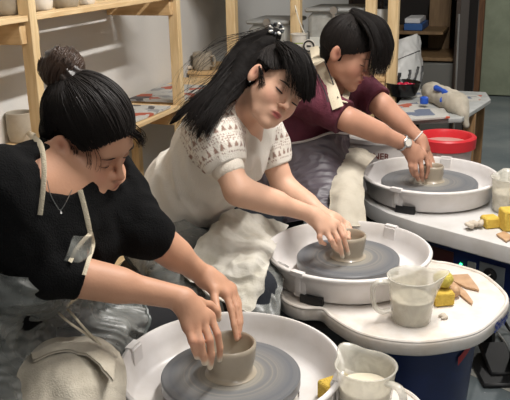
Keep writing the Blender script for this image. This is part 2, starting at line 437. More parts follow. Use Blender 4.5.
def head_mat():
    m = mat('wheel_head_metal', .2, .35); nt = m.node_tree; L = nt.links; b = nt.nodes['Principled BSDF']; tc = nt.nodes.new('ShaderNodeTexCoord')
    s = nt.nodes.new('ShaderNodeSeparateXYZ'); L.new(tc.outputs['Object'], s.inputs[0]); cx = nt.nodes.new('ShaderNodeCombineXYZ'); L.new(s.outputs[0], cx.inputs[0]); L.new(s.outputs[1], cx.inputs[1])
    ln = nt.nodes.new('ShaderNodeVectorMath'); ln.operation = 'LENGTH'; L.new(cx.outputs[0], ln.inputs[0])
    n = nt.nodes.new('ShaderNodeTexNoise'); n.noise_dimensions = '1D'; n.inputs['Scale'].default_value = 42; n.inputs['Detail'].default_value = 5; L.new(ln.outputs['Value'], n.inputs['W'])
    n2 = nt.nodes.new('ShaderNodeTexNoise'); n2.inputs['Scale'].default_value = 7; n2.inputs['Detail'].default_value = 4; L.new(tc.outputs['Object'], n2.inputs['Vector'])
    r = nt.nodes.new('ShaderNodeMapRange'); r.inputs[1].default_value = .05; r.inputs[2].default_value = .15; r.inputs[3].default_value = .34; r.inputs[4].default_value = -.10; L.new(ln.outputs['Value'], r.inputs[0])
    a = nt.nodes.new('ShaderNodeMath'); a.operation = 'ADD'; L.new(n.outputs['Fac'], a.inputs[0]); L.new(r.outputs[0], a.inputs[1])
    a2 = nt.nodes.new('ShaderNodeMath'); a2.operation = 'MULTIPLY_ADD'; L.new(n2.outputs['Fac'], a2.inputs[0]); a2.inputs[1].default_value = .10; L.new(a.outputs[0], a2.inputs[2])
    c = nt.nodes.new('ShaderNodeValToRGB'); e = c.color_ramp.elements; e[0].position = .35; e[0].color = (*S(104,107,112), 1); e[1].position = 1.05 if False else 1.0; e[1].color = (*S(182,172,150), 1); k = e.new(.7); k.color = (*S(122,122,122), 1)
    L.new(a2.outputs[0], c.inputs[0]); L.new(c.outputs[0], b.inputs['Base Color'])
    bp = nt.nodes.new('ShaderNodeBump'); bp.inputs['Strength'].default_value = .25; bp.inputs['Distance'].default_value = .004; L.new(n.outputs['Fac'], bp.inputs['Height']); L.new(bp.outputs[0], b.inputs['Normal'])
    return m
M['head'] = head_mat()
# ------------------------------------------------------------------ room shell
ABACK = (onz(484, 95, 0)-RO)@AD
def struct(name, mb, m): return mb.build(name, m, None, kind='structure')
CEIL = 2.75
struct('floor', MB().rbox(-5.5, ABACK+.1, -.1, 4.6, -.05, 0), M['floor'])
struct('ceiling', MB().rbox(-5.5, ABACK+.1, -.1, 4.6, CEIL, CEIL+.05), M['ceil'])
struct('wall_left', MB().rbox(-5.5, ABACK+.1, -.1, 0, 0, CEIL), M['wall'])
M['backwall'] = mat('back_wall_paint', S(110,112,100), .85)
struct('wall_back', MB().rbox(ABACK, ABACK+.1, 0, 4.6, 0, CEIL), M['backwall'])
struct('wall_right', MB().rbox(-5.5, ABACK, 4.5, 4.6, 0, CEIL), M['wall'])
nd = (onback(483, 40, ABACK-.03)-RO)@ND
M['doorpaint'] = mat('green_door_paint', S(140,148,126), .55, noise=(5, S(112,120,100), .6))
struct('door_1', MB().rbox(ABACK-.045, ABACK, nd+.0, nd+1.0, 0.01, 2.05, .004), M['doorpaint'])
dm = MB(); dm.rbox(ABACK-.10, ABACK, nd-.15, nd, 0, 2.15, .006)
dm.rbox(ABACK-.10, ABACK, nd, nd+1.0, 2.05, 2.15, .006); dm.rbox(ABACK-.10, ABACK, nd+1.0, nd+1.1, 0, 2.15, .006)
struct('trim_1', dm, M['darkwood'])
# ------------------------------------------------------------------ left wooden shelving
SH_A = [-2.48, -1.385, -.32]
shelf = thing('storage_shelf', 'open pine shelving unit standing along the pale wall behind the seated potters', 'shelf', rw(-1.4, .17, 0))
for i, a in enumerate(SH_A):
    MB().rbox(a-.018, a+.018, .30, .345, 0, 1.9, .003).build('post', M['pine'], shelf)
ZS = 1.25
for z in (ZS, .765, .25):
    for i in range(3):
        a = SH_A[i]
        for s in (-1, 1):
            MB().rbox(a+s*.018, a+s*.05, .012, .325 if z > 1 else .31, z-.088, z-.018, .003).build('bearer', M['pine_n'], shelf)
    for i in range(2):
        n0 = [.012, .138, .272] if z > 1 else [.012, .12, .23]
        n1 = [.110, .236, .34] if z > 1 else [.119, .229, .34]
        for k in range(3):
            MB().rbox(SH_A[i]+.022, SH_A[i+1]-.022, n0[k], n1[k], z-.018, z, .002).build('shelf_board', M['pine_a'], shelf)
# top board casts the shade on the wall
# corner cup shelf and the back shelving unit
A0 = .45
def nb(px, py=40, a=A0): return (onback(px, py, a)-RO)@ND
back = thing('storage_shelf', 'pine shelving unit behind the heads holding clear storage tubs', 'shelf', rw(A0+.2, .8, 0))
PN = [.03, nb(231), nb(295), nb(369.5), nb(392)]
for n in PN[1:]:
    w = .026
    MB().rbox(A0, A0+.05, n-w, n+w, 0, 1.9, .003).build('post', M['pine'], back)
zc = onback(205, 72, A0)[2]
for z in (zc, 1.32, .3):
    for k in range(3):
        MB().rbox(A0+.01+k*.135, A0+.14+k*.135, .012, PN[-1]-.03, z-.02, z, .002).build('shelf_board', M['pine_n'], back)
    MB().rbox(A0-.012, A0+.005, .03, PN[-1]-.03, z-.06, z-.021, .002).build('bearer', M['pine_n'], back)
# ------------------------------------------------------------------ pots and cups
def pot(c, r, h, mt, label, cat='pot', name='clay_pot', group=None, flare=1.0, t=.005, handle=None, seg=40):
    c = np.asarray(c, float)
    prof = [(r*.80, 0), (r*.9, .004), (r, h*.3), (r*1.0*flare, h*.8), (r*flare, h-.002), (r*flare-t*.5, h), (r*flare-t, h-.003), (r*flare-t, h*.6), (r-t, h*.25), (r*.6, .008), (0, .007)]
    if handle is None:
        return MB().lathe(c, prof, seg).build(name, mt, None, label=label, cat=cat, group=group)
    th = thing(name, label, cat, c, group)
    MB().lathe(c, prof, seg).build('cup_body', mt, th)
    d = _n(handle); P = crom([c+d*(r-.004)+[0, 0, h*.8], c+d*(r+.03)+[0, 0, h*.78], c+d*(r+.03)+[0, 0, h*.3], c+d*(r-.003)+[0, 0, h*.22]], 6)
    MB().tube(P, .006, 8).build('handle', mt, th)
    return th
def onshelf(px, n, z=ZS):   # point on the top shelf seen near column px, at distance n from the wall
    for a in np.linspace(-2.5, .3, 600):
        p = rw(a, n, z); q = RC.T@(p-CP); x = 255+F*q[0]/-q[2]
        if x > px: return p
    return p
pot(onshelf(6, .24), .058, .07, M['ceram'], 'grey clay bowl on the top shelf at the left edge of the photo', 'bowl', 'clay_bowl', flare=1.1)
pot(onshelf(41, .24), .040, .09, M['ceramw'], 'small white glazed pot on the top shelf just right of the front post')
pot(onshelf(65, .25), .050, .08, M['ceram'], 'tan clay bowl on the top shelf right of the white pot', 'bowl', 'clay_bowl', flare=1.15)
pot(onshelf(86, .25), .034, .09, M['ceramw'], 'pale glazed cup on the top shelf above the bun of hair', 'cup', 'clay_cup')
pot(onshelf(110, .20), .045, .09, M['ceram'], 'rightmost tan pot on the top shelf, half way along the bay')
pot(onz(11, 140, .766)+ND*.05, .05, .110, M['ceram'], 'grey clay cup on the low shelf behind the left shoulder in black', 'cup', 'clay_cup')
c1 = onback(203, 71, A0+.08); c1[2] = zc; pot(c1, .055, .098, M['ceram'], 'straight-sided grey clay mug on the corner shelf', 'mug', 'clay_mug', handle=ND*1.0+AD*-.3)
c2 = onback(233, 71, A0+.16); c2[2] = zc; pot(c2, .045, .085, M['claydry'], 'small clay cup on the corner shelf beside the mug, half behind a post', 'cup', 'clay_cup')
c3 = onback(188, 71, A0+.05); c3[2] = zc
V, Q = sdf_mesh([ball(c3+[0, 0, .014], .014), ball(c3+[.02, .01, .012], .012), ball(c3+[-.018, .0, .010], .011)], .004); mkobj('clay_scrap', V, Q, M['claydry'], label='small lump of dry clay on the corner shelf left of the mug', cat='clay')
# newspapers on the low shelf
def sheet(name, pts, mt, label, amp=.004, thick=.006, seed=1, cat='newspaper', group=None):
    r = [[pts[0], (np.array(pts[0])+pts[1])/2, pts[1]], [(np.array(pts[0])+pts[3])/2, (np.array(pts[0])+pts[1]+pts[2]+pts[3])/4, (np.array(pts[1])+pts[2])/2], [pts[3], (np.array(pts[2])+pts[3])/2, pts[2]]]
    V, Q, _ = patch(r, 24, 24, amp, .12, seed, thick=thick); return mkobj(name, V, Q, mt, None, label=label, cat=cat, group=group, sharp=40)
zt = .765
sheet('newspaper', [rw(-.98, .06, zt+.012), rw(-.44, .04, zt+.012), rw(-.42, .33, zt+.012), rw(-1.0, .31, zt+.012)], M['news'], 'open newspaper spread on the low shelf beside the wooden post', .002, .008)
sheet('newspaper', [rw(-1.02, .10, zt+.026), rw(-.72, .09, zt+.028), rw(-.66, .25, zt+.03), rw(-.98, .27, zt+.026)], M['news2'], 'folded newspaper with a red picture lying on the spread paper on the low shelf', .003, .007, 3)
sheet('newspaper', [rw(-.30, .06, zt+.012), rw(.1, .05, zt+.012), rw(.12, .30, zt+.012), rw(-.28, .32, zt+.012)], M['news'], 'newspaper pile right of the wooden post under the cup shelf', .002, .014, 5)
gp = thing('side_table', 'low pine board table continuing the shelf past the wooden post', 'table', rw(-.1, .17, 0))
MB().rbox(-.27, .40, .02, .34, zt-.02, zt-.001, .002).build('table_top', M['pine_a'], gp)
for a, n in ((-.245, .05), (-.245, .31), (.375, .05), (.375, .31)): MB().rbox(a-.02, a+.02, n-.02, n+.02, 0, zt-.02, .002).build('leg', M['pine'], gp)
# ------------------------------------------------------------------ storage on the back shelves
M['tub'] = film('tub_plastic', S(196,196,190), .55, .25, 8, .1, .1); M['lid'] = mat('grey_lid', S(150,152,150), .4)
def tub(px0, px1, ptop, label):
    n0, n1 = nb(px0), nb(px1); zt_ = onback((px0+px1)/2, ptop, A0+.05)[2]; z0 = zc+.001; cx = (n0+n1)/2; w = (n1-n0)
    t = thing('storage_tub', label, 'storage box', rw(A0+.2, cx, z0))
    MB().box(rw(A0+.2, cx, (z0+zt_)/2), (w*.94, .30, zt_-z0), (ND, AD, (0, 0, 1)), .03).build('tub_body', M['tub'], t)
    MB().box(rw(A0+.2, cx, zt_+.008), (w, .32, .022), (ND, AD, (0, 0, 1)), .008).build('lid', M['lid'], t)
    m = MB(); m.box(rw(A0+.035, cx, zt_-.04), (.022, .012, .12), (ND, AD, (0, 0, 1)), .004); m.lathe(rw(A0+.03, cx, zt_+.01), [(0, -.008), (.02, -.008), (.022, 0), (.02, .008), (0, .008)], 16, ax=AD); m.build('latch', M['steel'], t)
    for k, (s, c) in enumerate((((.10, .05), S(214,214,206)), )):
        MB().box(rw(A0+.043, cx-w*.25, z0+.17), (s[0], .004, s[1]), (ND, AD, (0, 0, 1))).build('paper_label', mat('paper_label', c, .7), t)
tub(243, 288, 24, 'clear storage tub with a dark grey lid between the two left posts'); tub(302, 363, 12, 'clear storage tub with a grey lid and metal latch behind the far potter')
bc = onback(334, 0, A0+.2); bc[2] = 1.32
bt = thing('glass_bottle', 'green glass bottle on the upper board of the back shelf', 'bottle', bc+[0, 0, .0]); M['green'] = mat('green_glass', S(24,96,44), .12, trans=.4)
MB().lathe(bc, [(.034, 0), (.038, .006), (.038, .15), (.015, .19), (.013, .24), (0, .24)], 24).build('bottle_body', M['green'], bt); MB().lathe(bc+[0, 0, .241], [(.016, 0), (.016, .02), (0, .02)], 16).build('cap', M['black'], bt)
kc = onback(380, 8, A0+.2); kc2 = kc.copy(); kc2[2] = zc
kt = thing('storage_canister', 'tall canister with a round black lid between the two right posts of the back shelf', 'canister', kc2)
MB().lathe(kc2+[0, 0, .001], [(.06, 0), (.064, .01), (.064, .30), (.05, .33), (0, .33)], 28).build('canister_body', mat('grey_canister', S(176,176,172), .35), kt)
MB().lathe(kc2+[0, 0, .332], [(.052, 0), (.062, .015), (.062, .05), (.02, .06), (.018, .085), (0, .085)], 28).build('lid', M['blackg'], kt)
# small white pot with hanging tags beside the second post
wc = onback(299, 40, A0-.06); 
wt = thing('hanging_pot', 'small white plastic pot with a green band hanging from the post of the back shelf', 'pot', wc-[0, 0, .03])
MB().lathe(wc-[0, 0, .035], [(.030, 0), (.034, .004), (.040, .06), (.044, .062), (.044, .068), (.036, .068), (.030, .01), (0, .008)], 28).build('pot_body', M['ceramw'], wt)
MB().lathe(wc-[0, 0, .03], [(.0335, .0), (.0365, .020)], 28, cap0=False, cap1=False).build('green_band', mat('green_band', S(150,170,90), .6), wt)
MB().tube(crom([wc+ND*.03+[0, 0, .03], wc+[0, -.01, .10], wc-ND*.02+[0, 0, .17], onback(296, 12, A0-.01)], 6), .003, 6).build('hanging_cord', mat('cream_cord', S(220,214,200), .8), wt)
tg = onback(309, 46, A0-.09); t2 = thing('round_tag', 'round black and white tag dangling beside the white hanging pot', 'tag', tg-[0, 0, .04])
MB().lathe(tg, [(0, -.003), (.032, -.003), (.034, 0), (.032, .003), (0, .003)], 28, ax=-AD).build('disc', M['ceramw'], t2)
MB().tube([tg-AD*.004+(ND*math.cos(a)+np.array([0, 0, 1])*math.sin(a))*.026 for a in np.linspace(0, 2*PI, 24, endpoint=False)], .004, 6, closed=True).build('black_ring', M['black'], t2)
MB().box(tg-AD*.005, (.022, .003, .008), (ND, AD, (0, 0, 1)), .001).build('black_bar', M['black'], t2)
MB().tube([tg+[0, 0, .03], tg+[0, 0, .07], wc+[0, 0, .045]+ND*.042], .002, 6).build('string', M['black'], t2)
# ------------------------------------------------------------------ dark store beyond
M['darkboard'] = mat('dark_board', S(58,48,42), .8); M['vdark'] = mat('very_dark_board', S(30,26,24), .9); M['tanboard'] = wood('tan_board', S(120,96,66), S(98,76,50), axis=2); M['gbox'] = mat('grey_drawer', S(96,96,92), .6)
AK = 1.15
def bn(px, a=AK): return (onback(px, 40, a)-RO)@ND
def bz(py, px=430, a=AK): return onback(px, py, a)[2]
cb = thing('store_cupboard', 'dark open-fronted cupboard behind the newspaper table', 'cupboard', rw(AK+.3, bn(430), 0))
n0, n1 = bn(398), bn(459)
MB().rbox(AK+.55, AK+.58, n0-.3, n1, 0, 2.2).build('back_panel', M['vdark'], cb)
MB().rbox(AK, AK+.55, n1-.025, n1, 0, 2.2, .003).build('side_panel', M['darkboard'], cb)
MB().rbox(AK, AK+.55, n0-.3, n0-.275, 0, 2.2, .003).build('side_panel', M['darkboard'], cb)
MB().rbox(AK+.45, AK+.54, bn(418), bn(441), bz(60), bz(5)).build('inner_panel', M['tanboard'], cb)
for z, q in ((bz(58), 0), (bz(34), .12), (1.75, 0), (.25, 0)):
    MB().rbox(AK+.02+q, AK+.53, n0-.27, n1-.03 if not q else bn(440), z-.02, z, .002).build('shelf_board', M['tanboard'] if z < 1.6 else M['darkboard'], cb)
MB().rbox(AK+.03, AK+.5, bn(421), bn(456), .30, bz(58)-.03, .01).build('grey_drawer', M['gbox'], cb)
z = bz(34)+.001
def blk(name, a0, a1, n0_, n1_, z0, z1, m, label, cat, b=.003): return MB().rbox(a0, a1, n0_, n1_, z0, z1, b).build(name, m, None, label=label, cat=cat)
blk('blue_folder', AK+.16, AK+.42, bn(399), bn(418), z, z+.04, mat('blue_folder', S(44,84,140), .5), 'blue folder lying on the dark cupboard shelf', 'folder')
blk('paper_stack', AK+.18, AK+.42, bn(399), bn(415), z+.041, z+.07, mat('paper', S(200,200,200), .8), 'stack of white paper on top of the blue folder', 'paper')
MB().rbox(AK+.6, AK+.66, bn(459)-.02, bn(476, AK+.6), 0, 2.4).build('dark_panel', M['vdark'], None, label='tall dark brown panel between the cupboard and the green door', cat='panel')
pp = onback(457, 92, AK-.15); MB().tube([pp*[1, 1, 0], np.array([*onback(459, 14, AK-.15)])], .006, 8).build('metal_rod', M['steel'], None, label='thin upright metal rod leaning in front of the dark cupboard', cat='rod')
# white bag with black stripes, standing on the cupboard's side stool
M['bag'] = mat('bag_plastic', S(208,208,206), .4, bump=(20, .3))
d0 = 4.42
rows = [[at(394, 40, d0), at(406, 38, d0-.02), at(416, 34, d0), at(420, 36, d0+.06)],
        [at(390, 58, d0-.05), at(403, 56, d0-.10), at(418, 50, d0-.03), at(421, 50, d0+.08)],
        [at(386, 74, d0-.07), at(401, 74, d0-.13), at(419, 68, d0-.04), at(422, 68, d0+.08)],
        [at(386, 96, d0-.03), at(400, 97, d0-.07), at(416, 94, d0-.02), at(421, 92, d0+.08)]]
bg = thing('plastic_bag', 'white plastic bag with slanting black stripes behind the black bowl', 'bag', at(404, 96, d0))
V, Q, G = patch(rows, 40, 40, .010, .05, 4, thick=.004); mkobj('bag_body', V, Q, M['bag'], bg)
for k, u in enumerate((.25, .42, .57, .72)):
    pts = []
    for t in np.linspace(0, 1, 9):
        i = int((.66+.26*t)*39); j = int(np.clip((u-.10*t+.08)*39, 0, 38)); pts.append(G[i, j]+(CP-G[i, j])*.0015)
    MB().tube(pts, .009, 6, flat=.2, nrm=CP-pts[0]).build('black_stripe', M['black'], bg)
pts = [G[int(.38*39), j]+(CP-G[int(.38*39), j])*.0015 for j in range(6, 32, 3)]; MB().tube(pts, .004, 6, flat=.3).build('black_stripe', M['black'], bg)
# ------------------------------------------------------------------ right newspaper table
nt_ = thing('work_table', 'grey-topped wooden table with newspapers and a rolled towel by the green door', 'table', onz(440, 108, .68)*[1, 1, 0])
TZ = .68
poly = [onz(385, 121, TZ), onz(462, 118, TZ), onz(491, 99.5, TZ), onz(486, 92, TZ), onz(420, 89, TZ), onz(402, 97, TZ)]
mt_top = mat('grey_table_top', S(176,178,176), .5, noise=(20, S(150,152,150), .6))
q = np.array([p[:2] for p in poly]); MB().prism(q, TZ-.022, TZ, .004).build('table_top', mt_top, nt_)
for (px, py) in ((472, 113), (390, 120), (408, 97), (482, 97)):
    c = onz(px, py, TZ-.022); c = c+(np.array([*q.mean(0), TZ])-c)*.05
    MB().box([c[0], c[1], TZ/2-.0115], (.055, .055, TZ-.023), (ND, AD, (0, 0, 1)), .003).build('leg', M['legwood'], nt_)
zt2 = TZ+.001
def zz(px, py, h=0): return onz(px, py, zt2+h)
sheet('newspaper', [zz(388, 104), zz(432, 101), zz(440, 119), zz(398, 121)], M['news'], 'grey newspaper at the near edge of the far table under the bowl', .002, .01, 2)
sheet('newspaper', [zz(398, 108, .013), zz(444, 108, .013), zz(450, 117, .013), zz(404, 120, .013)], M['news2'], 'folded colour newspaper in front of the rolled towel on the far table', .002, .007, 6)
sheet('newspaper', [zz(452, 95), zz(482, 95), zz(480, 101), zz(452, 102)], M['news'], 'newspaper at the right corner of the far table', .002, .012, 8)
sheet('newspaper', [zz(404, 91), zz(430, 91), zz(428, 97), zz(404, 98)], M['news'], 'newspaper at the back of the far table behind the black bowl', .002, .012, 9)
# rolled towel drooping over the edge
P = crom([at(430, 95, 3.98), at(440, 100, 3.86), at(451, 105, 3.74), at(459, 109, 3.64)], 8); P[:, 2] = np.maximum(P[:, 2], zt2+.040)
pr = [cone(P[i], P[i+1], .044, .042, .02) for i in range(len(P)-1)]
e = P[-1]; pr += [cone(e, e+[.012, -.045, -.035], .034, .022, .02), cone(e+[.012, -.045, -.035], e+[.022, -.06, -.085], .024, .014, .02)]
V, Q = sdf_mesh(pr, .006, disp=lambda p: noise3(p, .03, 2)*.005); mkobj('rolled_towel', V, Q, M['towel'], label='beige towel rolled up on the far table with one end hanging over its edge', cat='towel')
# blue trigger handle tool
b0 = at(436, 90, 3.80); b1 = at(453, 98, 3.66)
bb = thing('spray_trigger', 'bright blue plastic spray handle lying on the rolled towel', 'spray handle', b0)
V, Q = sdf_mesh([cone(b0+[0, 0, .01], (b0+b1)/2+[0, 0, .012], .015, .010, .01), cone((b0+b1)/2+[0, 0, .012], b1, .010, .015, .01), cone((b0+b1)/2, (b0+b1)/2+[-.02, -.02, -.03], .010, .008, .01)], .005); mkobj('handle_body', V, Q, M['bluep'], bb)
c = at(424, 105, 3.78); c[2] = zt2+.018
MB().lathe(c, [(.016, 0), (.02, .004), (.02, .03), (.012, .036), (0, .036)], 18).build('bottle_cap', M['bluep'], None, label='small blue plastic cap on the newspaper left of the rolled towel', cat='cap')
# black bowl with red things
bc = at(402, 98, 4.02); bc[2] = zt2+.012
bw = MB().lathe(bc, [(.05, 0), (.07, .006), (.086, .045), (.092, .072), (.087, .074), (.080, .05), (.06, .018), (0, .014)], 40).build('black_bowl', M['blackg'], None, label='glossy black bowl on the far table in front of the striped bag', cat='bowl')
Mr = mat('red_foil', S(190,24,60), .25)
for k, (dx, dy) in enumerate(((.0, -.02), (.035, .0), (-.035, .01), (.02, .03), (-.01, .035), (.048, -.02))):
    c = bc+[dx, dy, .052]; V, Q = sdf_mesh([ball(c, .013), ball(c+[.012, .004, .004], .010)], .004)
    mkobj('wrapped_sweet', V, Q, Mr, label='shiny red wrapped sweet in the black bowl', cat='sweet', group='red sweets in the black bowl')
# ------------------------------------------------------------------ buckets
def bucket(c, r0, r1, h, body, rimm, label, rimh=.05, inner=None):
    t = thing('plastic_bucket', label, 'bucket', c); c = np.asarray(c, float)
    MB().lathe(c, [(r0*.96, 0), (r0, .01), (r1, h-.02), (r1-.006, h-.02), (r0-.006, .02), (0, .015)], 56).build('bucket_body', body, t)
    MB().lathe(c, [(r1+.001, h-rimh), (r1+.014, h-rimh+.006), (r1+.016, h-.006), (r1+.010, h), (r1-.004, h), (r1-.010, h-.012), (r1-.010, h-rimh)], 56, cap0=False, cap1=False).build('rim', rimm, t)
    if inner: MB().lathe(c, [(r1-.0102, h-.05), (r1-.0102, h-.034), (0, h-.034)], 48).build('slip_water', inner, t)
    return t
M['pinkw'] = mat('pinkish_white_plastic', S(220,205,202), .4, noise=(8, S(200,170,160), .6))
zb = .30
st = thing('low_bench', 'low wooden bench under the two buckets behind the far wheel', 'bench', (.62, 3.5, 0))
rc = at(446, 135, 3.34); lc = at(376, 131, 3.28)
cen = (rc+lc)/2; dirv = _n((rc-lc)*[1, 1, 0]); prp = np.array([-dirv[1], dirv[0], 0]); Ln = np.linalg.norm((rc-lc)[:2])+.22
MB().box([cen[0], cen[1], zb-.015], (Ln, .24, .028), (dirv, prp, (0, 0, 1)), .003).build('bench_top', M['legwood'], st)
for s in (-1, 1):
    for u in (-1, 1): c = cen+dirv*s*(Ln/2-.05)+prp*u*.09; MB().box([c[0], c[1], (zb-.03)/2], (.04, .04, zb-.03), (dirv, prp, (0, 0, 1)), .002).build('leg', M['legwood'], st)
bucket([rc[0], rc[1], zb], .100, .112, rc[2]-zb, M['pinkw'], M['red'], 'white bucket with a thick red rim behind the far wheel', .055, mat('pink_slip', S(196,160,150), .4, noise=(14, S(180,142,132), .5)))
bk2 = bucket([lc[0], lc[1], zb], .125, .138, lc[2]-zb, M['white'], M['white'], 'large white bucket with brown lettering behind the far potter\'s arms', .03)
# lettering on the white bucket
def text_on_cyl(txt, c, r, z, ang, size, m, parent, name='lettering', tilt=0.0, ext=.001, bow=0.0):
    cu = bpy.data.curves.new('txt', 'FONT'); cu.body = txt; cu.size = size; cu.align_x = 'CENTER'; cu.extrude = 0; cu.offset = size*.02
    o = bpy.data.objects.new('txt', cu); C.objects.link(o); bpy.context.view_layer.update()
    dg = bpy.context.evaluated_depsgraph_get(); me = o.evaluated_get(dg).to_mesh(); v = np.array([p.co[:] for p in me.vertices]); f = [tuple(p.vertices) for p in me.polygons]
    o.evaluated_get(dg).to_mesh_clear(); bpy.data.objects.remove(o); bpy.data.curves.remove(cu)
    x, y = v[:, 0]*math.cos(tilt)-v[:, 1]*math.sin(tilt), v[:, 0]*math.sin(tilt)+v[:, 1]*math.cos(tilt)
    a = ang+x/r; V = np.stack([c[0]+(r+ext)*np.cos(a), c[1]+(r+ext)*np.sin(a), np.full(len(a), z)+y-bow*(x/r)**2], 1)
    return mkobj(name, V, f, m, parent, smooth=False)
aim = math.atan2(-lc[1]+.0, -lc[0]+.0)
text_on_cyl('MILNER', lc, .1365, lc[2]-.085, math.atan2(0-lc[1], (0)-lc[0])-.03, .036, mat('brown_ink', S(110,54,44), .6), bk2, bow=.03)
MB().lathe([lc[0], lc[1], 0], [(.1365, lc[2]-.14), (.1372, lc[2]-.05)], 64).v
# blue/white sticker on it
aa = math.atan2(-lc[1], -lc[0])-.95; m = MB(); 
for k in range(6):
    a0, a1 = aa+k*.06, aa+(k+1)*.06
    V = [(lc[0]+.1385*math.cos(a), lc[1]+.1385*math.sin(a), z) for a, z in ((a0, lc[2]-.10-.006*k), (a1, lc[2]-.106-.006*k), (a1, lc[2]-.055), (a0, lc[2]-.05))]; m.add(V, [(0, 1, 2, 3)])
m.build('blue_sticker', M['bluep'], bk2)
# ------------------------------------------------------------------ potter's wheels
def arc_shell(mb, c, r0, r1, z0, z1, a0, a1, n=8):
    V = []
    for i in range(n+1):
        a = a0+(a1-a0)*i/n
        for r, z in ((r0, z0), (r1, z0), (r1, z1), (r0, z1)): V.append((c[0]+r*math.cos(a), c[1]+r*math.sin(a), z))
    Fc = []
    for i in range(n):
        for k in range(4): k2 = (k+1) % 4; Fc.append((i*4+k, (i+1)*4+k, (i+1)*4+k2, i*4+k2))
    Fc += [(0, 1, 2, 3), tuple(n*4+k for k in (3, 2, 1, 0))]
    return mb.add(V, Fc)
def splash_pan(c, z0, R, H, root, clips, holes=(), rh=.153):
    c = np.array([c[0], c[1], z0]); s = R/.247
    prof = [(.150*s, .004), (.215*s, .004), (.224*s, .010), (.236*s, H*.75), (.2395*s, H-.014), (.2465*s, H-.010), (.2475*s, H-.003), (.2445*s, H), (.238*s, H+.001), (.234*s, H-.004), (.230*s, H*.6), (.218*s, .018), (.205*s, .010), (.150*s, .010)]
    MB().lathe(c, prof, 96, cap0=False, cap1=False).build('splash_pan', M['white'], root, sharp=60)
    for a in clips:
        m = MB(); w = .085
        arc_shell(m, c, .2370*s, .2420*s, z0+.030, z0+H-.010, a-w*.35, a+w*.35); arc_shell(m, c, .2275*s, .2345*s, z0+.012, z0+H-.004, a-w, a+w); arc_shell(m, c, .232*s, .2488*s, z0+H-.010, z0+H+.0030, a-w, a+w)
        m.build('pan_clip', M['white'], root)
    for a in holes:
        m = MB(); arc_shell(m, c, .223*s, .2415*s, z0+.001, z0+.024, a-.04, a+.25); m.build('drain_notch', M['black'], root)
def wheel_head(c, zt_, r, root, th=.028):
    c = np.array([c[0], c[1], zt_-th])
    o = MB().lathe(c, [(r*.97, 0), (r, .004), (r, th-.003), (r-.003, th), (r*.6, th), (r*.3, th), (0.001, th)], 96, cap1=False).build('wheel_head', M['head'], root)
    MB().lathe([c[0], c[1], zt_-th-.06], [(.05, 0), (.05, .06)], 32).build('spindle', M['dgrey'], root)
PAN = {'front': np.array([-.061, 1.512]), 'mid': np.array([.275, 2.17]), 'far': np.array([.655, 2.80])}
MIDOUT = [onz(x, y, .495)[:2] for x, y in ((277, 288), (283, 300), (300, 307), (320, 308), (331, 317), (355, 331), (384, 339), (419, 342), (449, 339), (478, 332), (497, 318), (508.5, 304), (507.6, 293), (493, 279), (478, 270), (449, 262), (431, 259))] + [np.array(p) for p in ((.45, 2.39), (.27, 2.43), (.10, 2.37), (.035, 2.24))]
MIDOUT = np.array(MIDOUT)
def closed_crom(P, n=5):
    P = np.asarray(P); m = len(P); out = []
    for i in range(m):
        p0, p1, p2, p3 = P[i-1], P[i], P[(i+1) % m], P[(i+2) % m]
        for t in np.linspace(0, 1, n, endpoint=False): out.append(.5*((2*p1)+(-p0+p2)*t+(2*p0-5*p1+4*p2-p3)*t*t+(-p0+3*p1-3*p2+p3)*t**3))
    return np.array(out)
def round_wheel(key, label, clips, holes):
    off = PAN[key]-PAN['mid']; c = PAN[key]
    t = thing('pottery_wheel', label, 'pottery wheel', (c[0], c[1], 0))
    out = closed_crom(MIDOUT+off, 5)
    if np.sum(out[:, 0]*np.roll(out[:, 1], -1)-np.roll(out[:, 0], -1)*out[:, 1]) < 0: out = out[::-1]
    MB().prism(out, .452, .491, .006).build('table_top', M['tray'], t, sharp=50)
    cen = out.mean(0); lip = []
    ins = out+(cen-out)/np.linalg.norm(cen-out, axis=1)[:, None]*.007
    MB().tube(np.column_stack([ins, np.full(len(ins), .491)]), .0055, 8, closed=True).build('raised_lip', M['tray'], t)
    splash_pan(c, .4915, .247, .088, t, clips, holes); wheel_head(c, .552, .153, t)
    b = np.array([.44, 2.04])+off
    MB().lathe([b[0], b[1], .16], [(.165, 0), (.175, .01), (.195, .28), (.195, .291)], 56).build('motor_housing', M['navy'], t)
    m = MB(); m.box([c[0]-.02, c[1]-.06, .33], (.30, .30, .24), bev=.03); m.build('drive_housing', M['black'], t)
    # control panel with a red power lamp
    f = np.array([c[0]+.10, c[1]-.235, .40]); MB().box(f, (.16, .03, .09), bev=.01).build('control_panel', M['blackg'], t)
    MB().lathe(f+[.045, -.016, .01], [(.004, 0), (.004, .003), (0, .004)], 12, ax=(0, -1, 0)).build('power_lamp', mat('red_lamp', S(220,30,40), .3, emit=(S(255,20,40), 4)), t)
    for a in (.5, 2.2, 3.9, 5.3):
        p0 = np.array([b[0]+.14*math.cos(a), b[1]+.14*math.sin(a), .18]); p1 = np.array([b[0]+.19*math.cos(a), b[1]+.19*math.sin(a), .0])
        l = MB().tube([p0, p1+[0, 0, .02]], .016, 10).build('leg', M['black'], t); MB().lathe(p1, [(.028, 0), (.028, .015), (.018, .025), (0, .025)], 16).build('rubber_foot', M['black'], t)
    return t, b
wm, bm_ = round_wheel('mid', 'white and navy potter\'s wheel with lettered rim in the middle of the row', [math.radians(48), math.radians(228)], [math.radians(232)])
wf, bf_ = round_wheel('front', 'nearest potter\'s wheel with the largest white splash pan, cut by the bottom edge', [math.radians(160), math.radians(-18)], [])
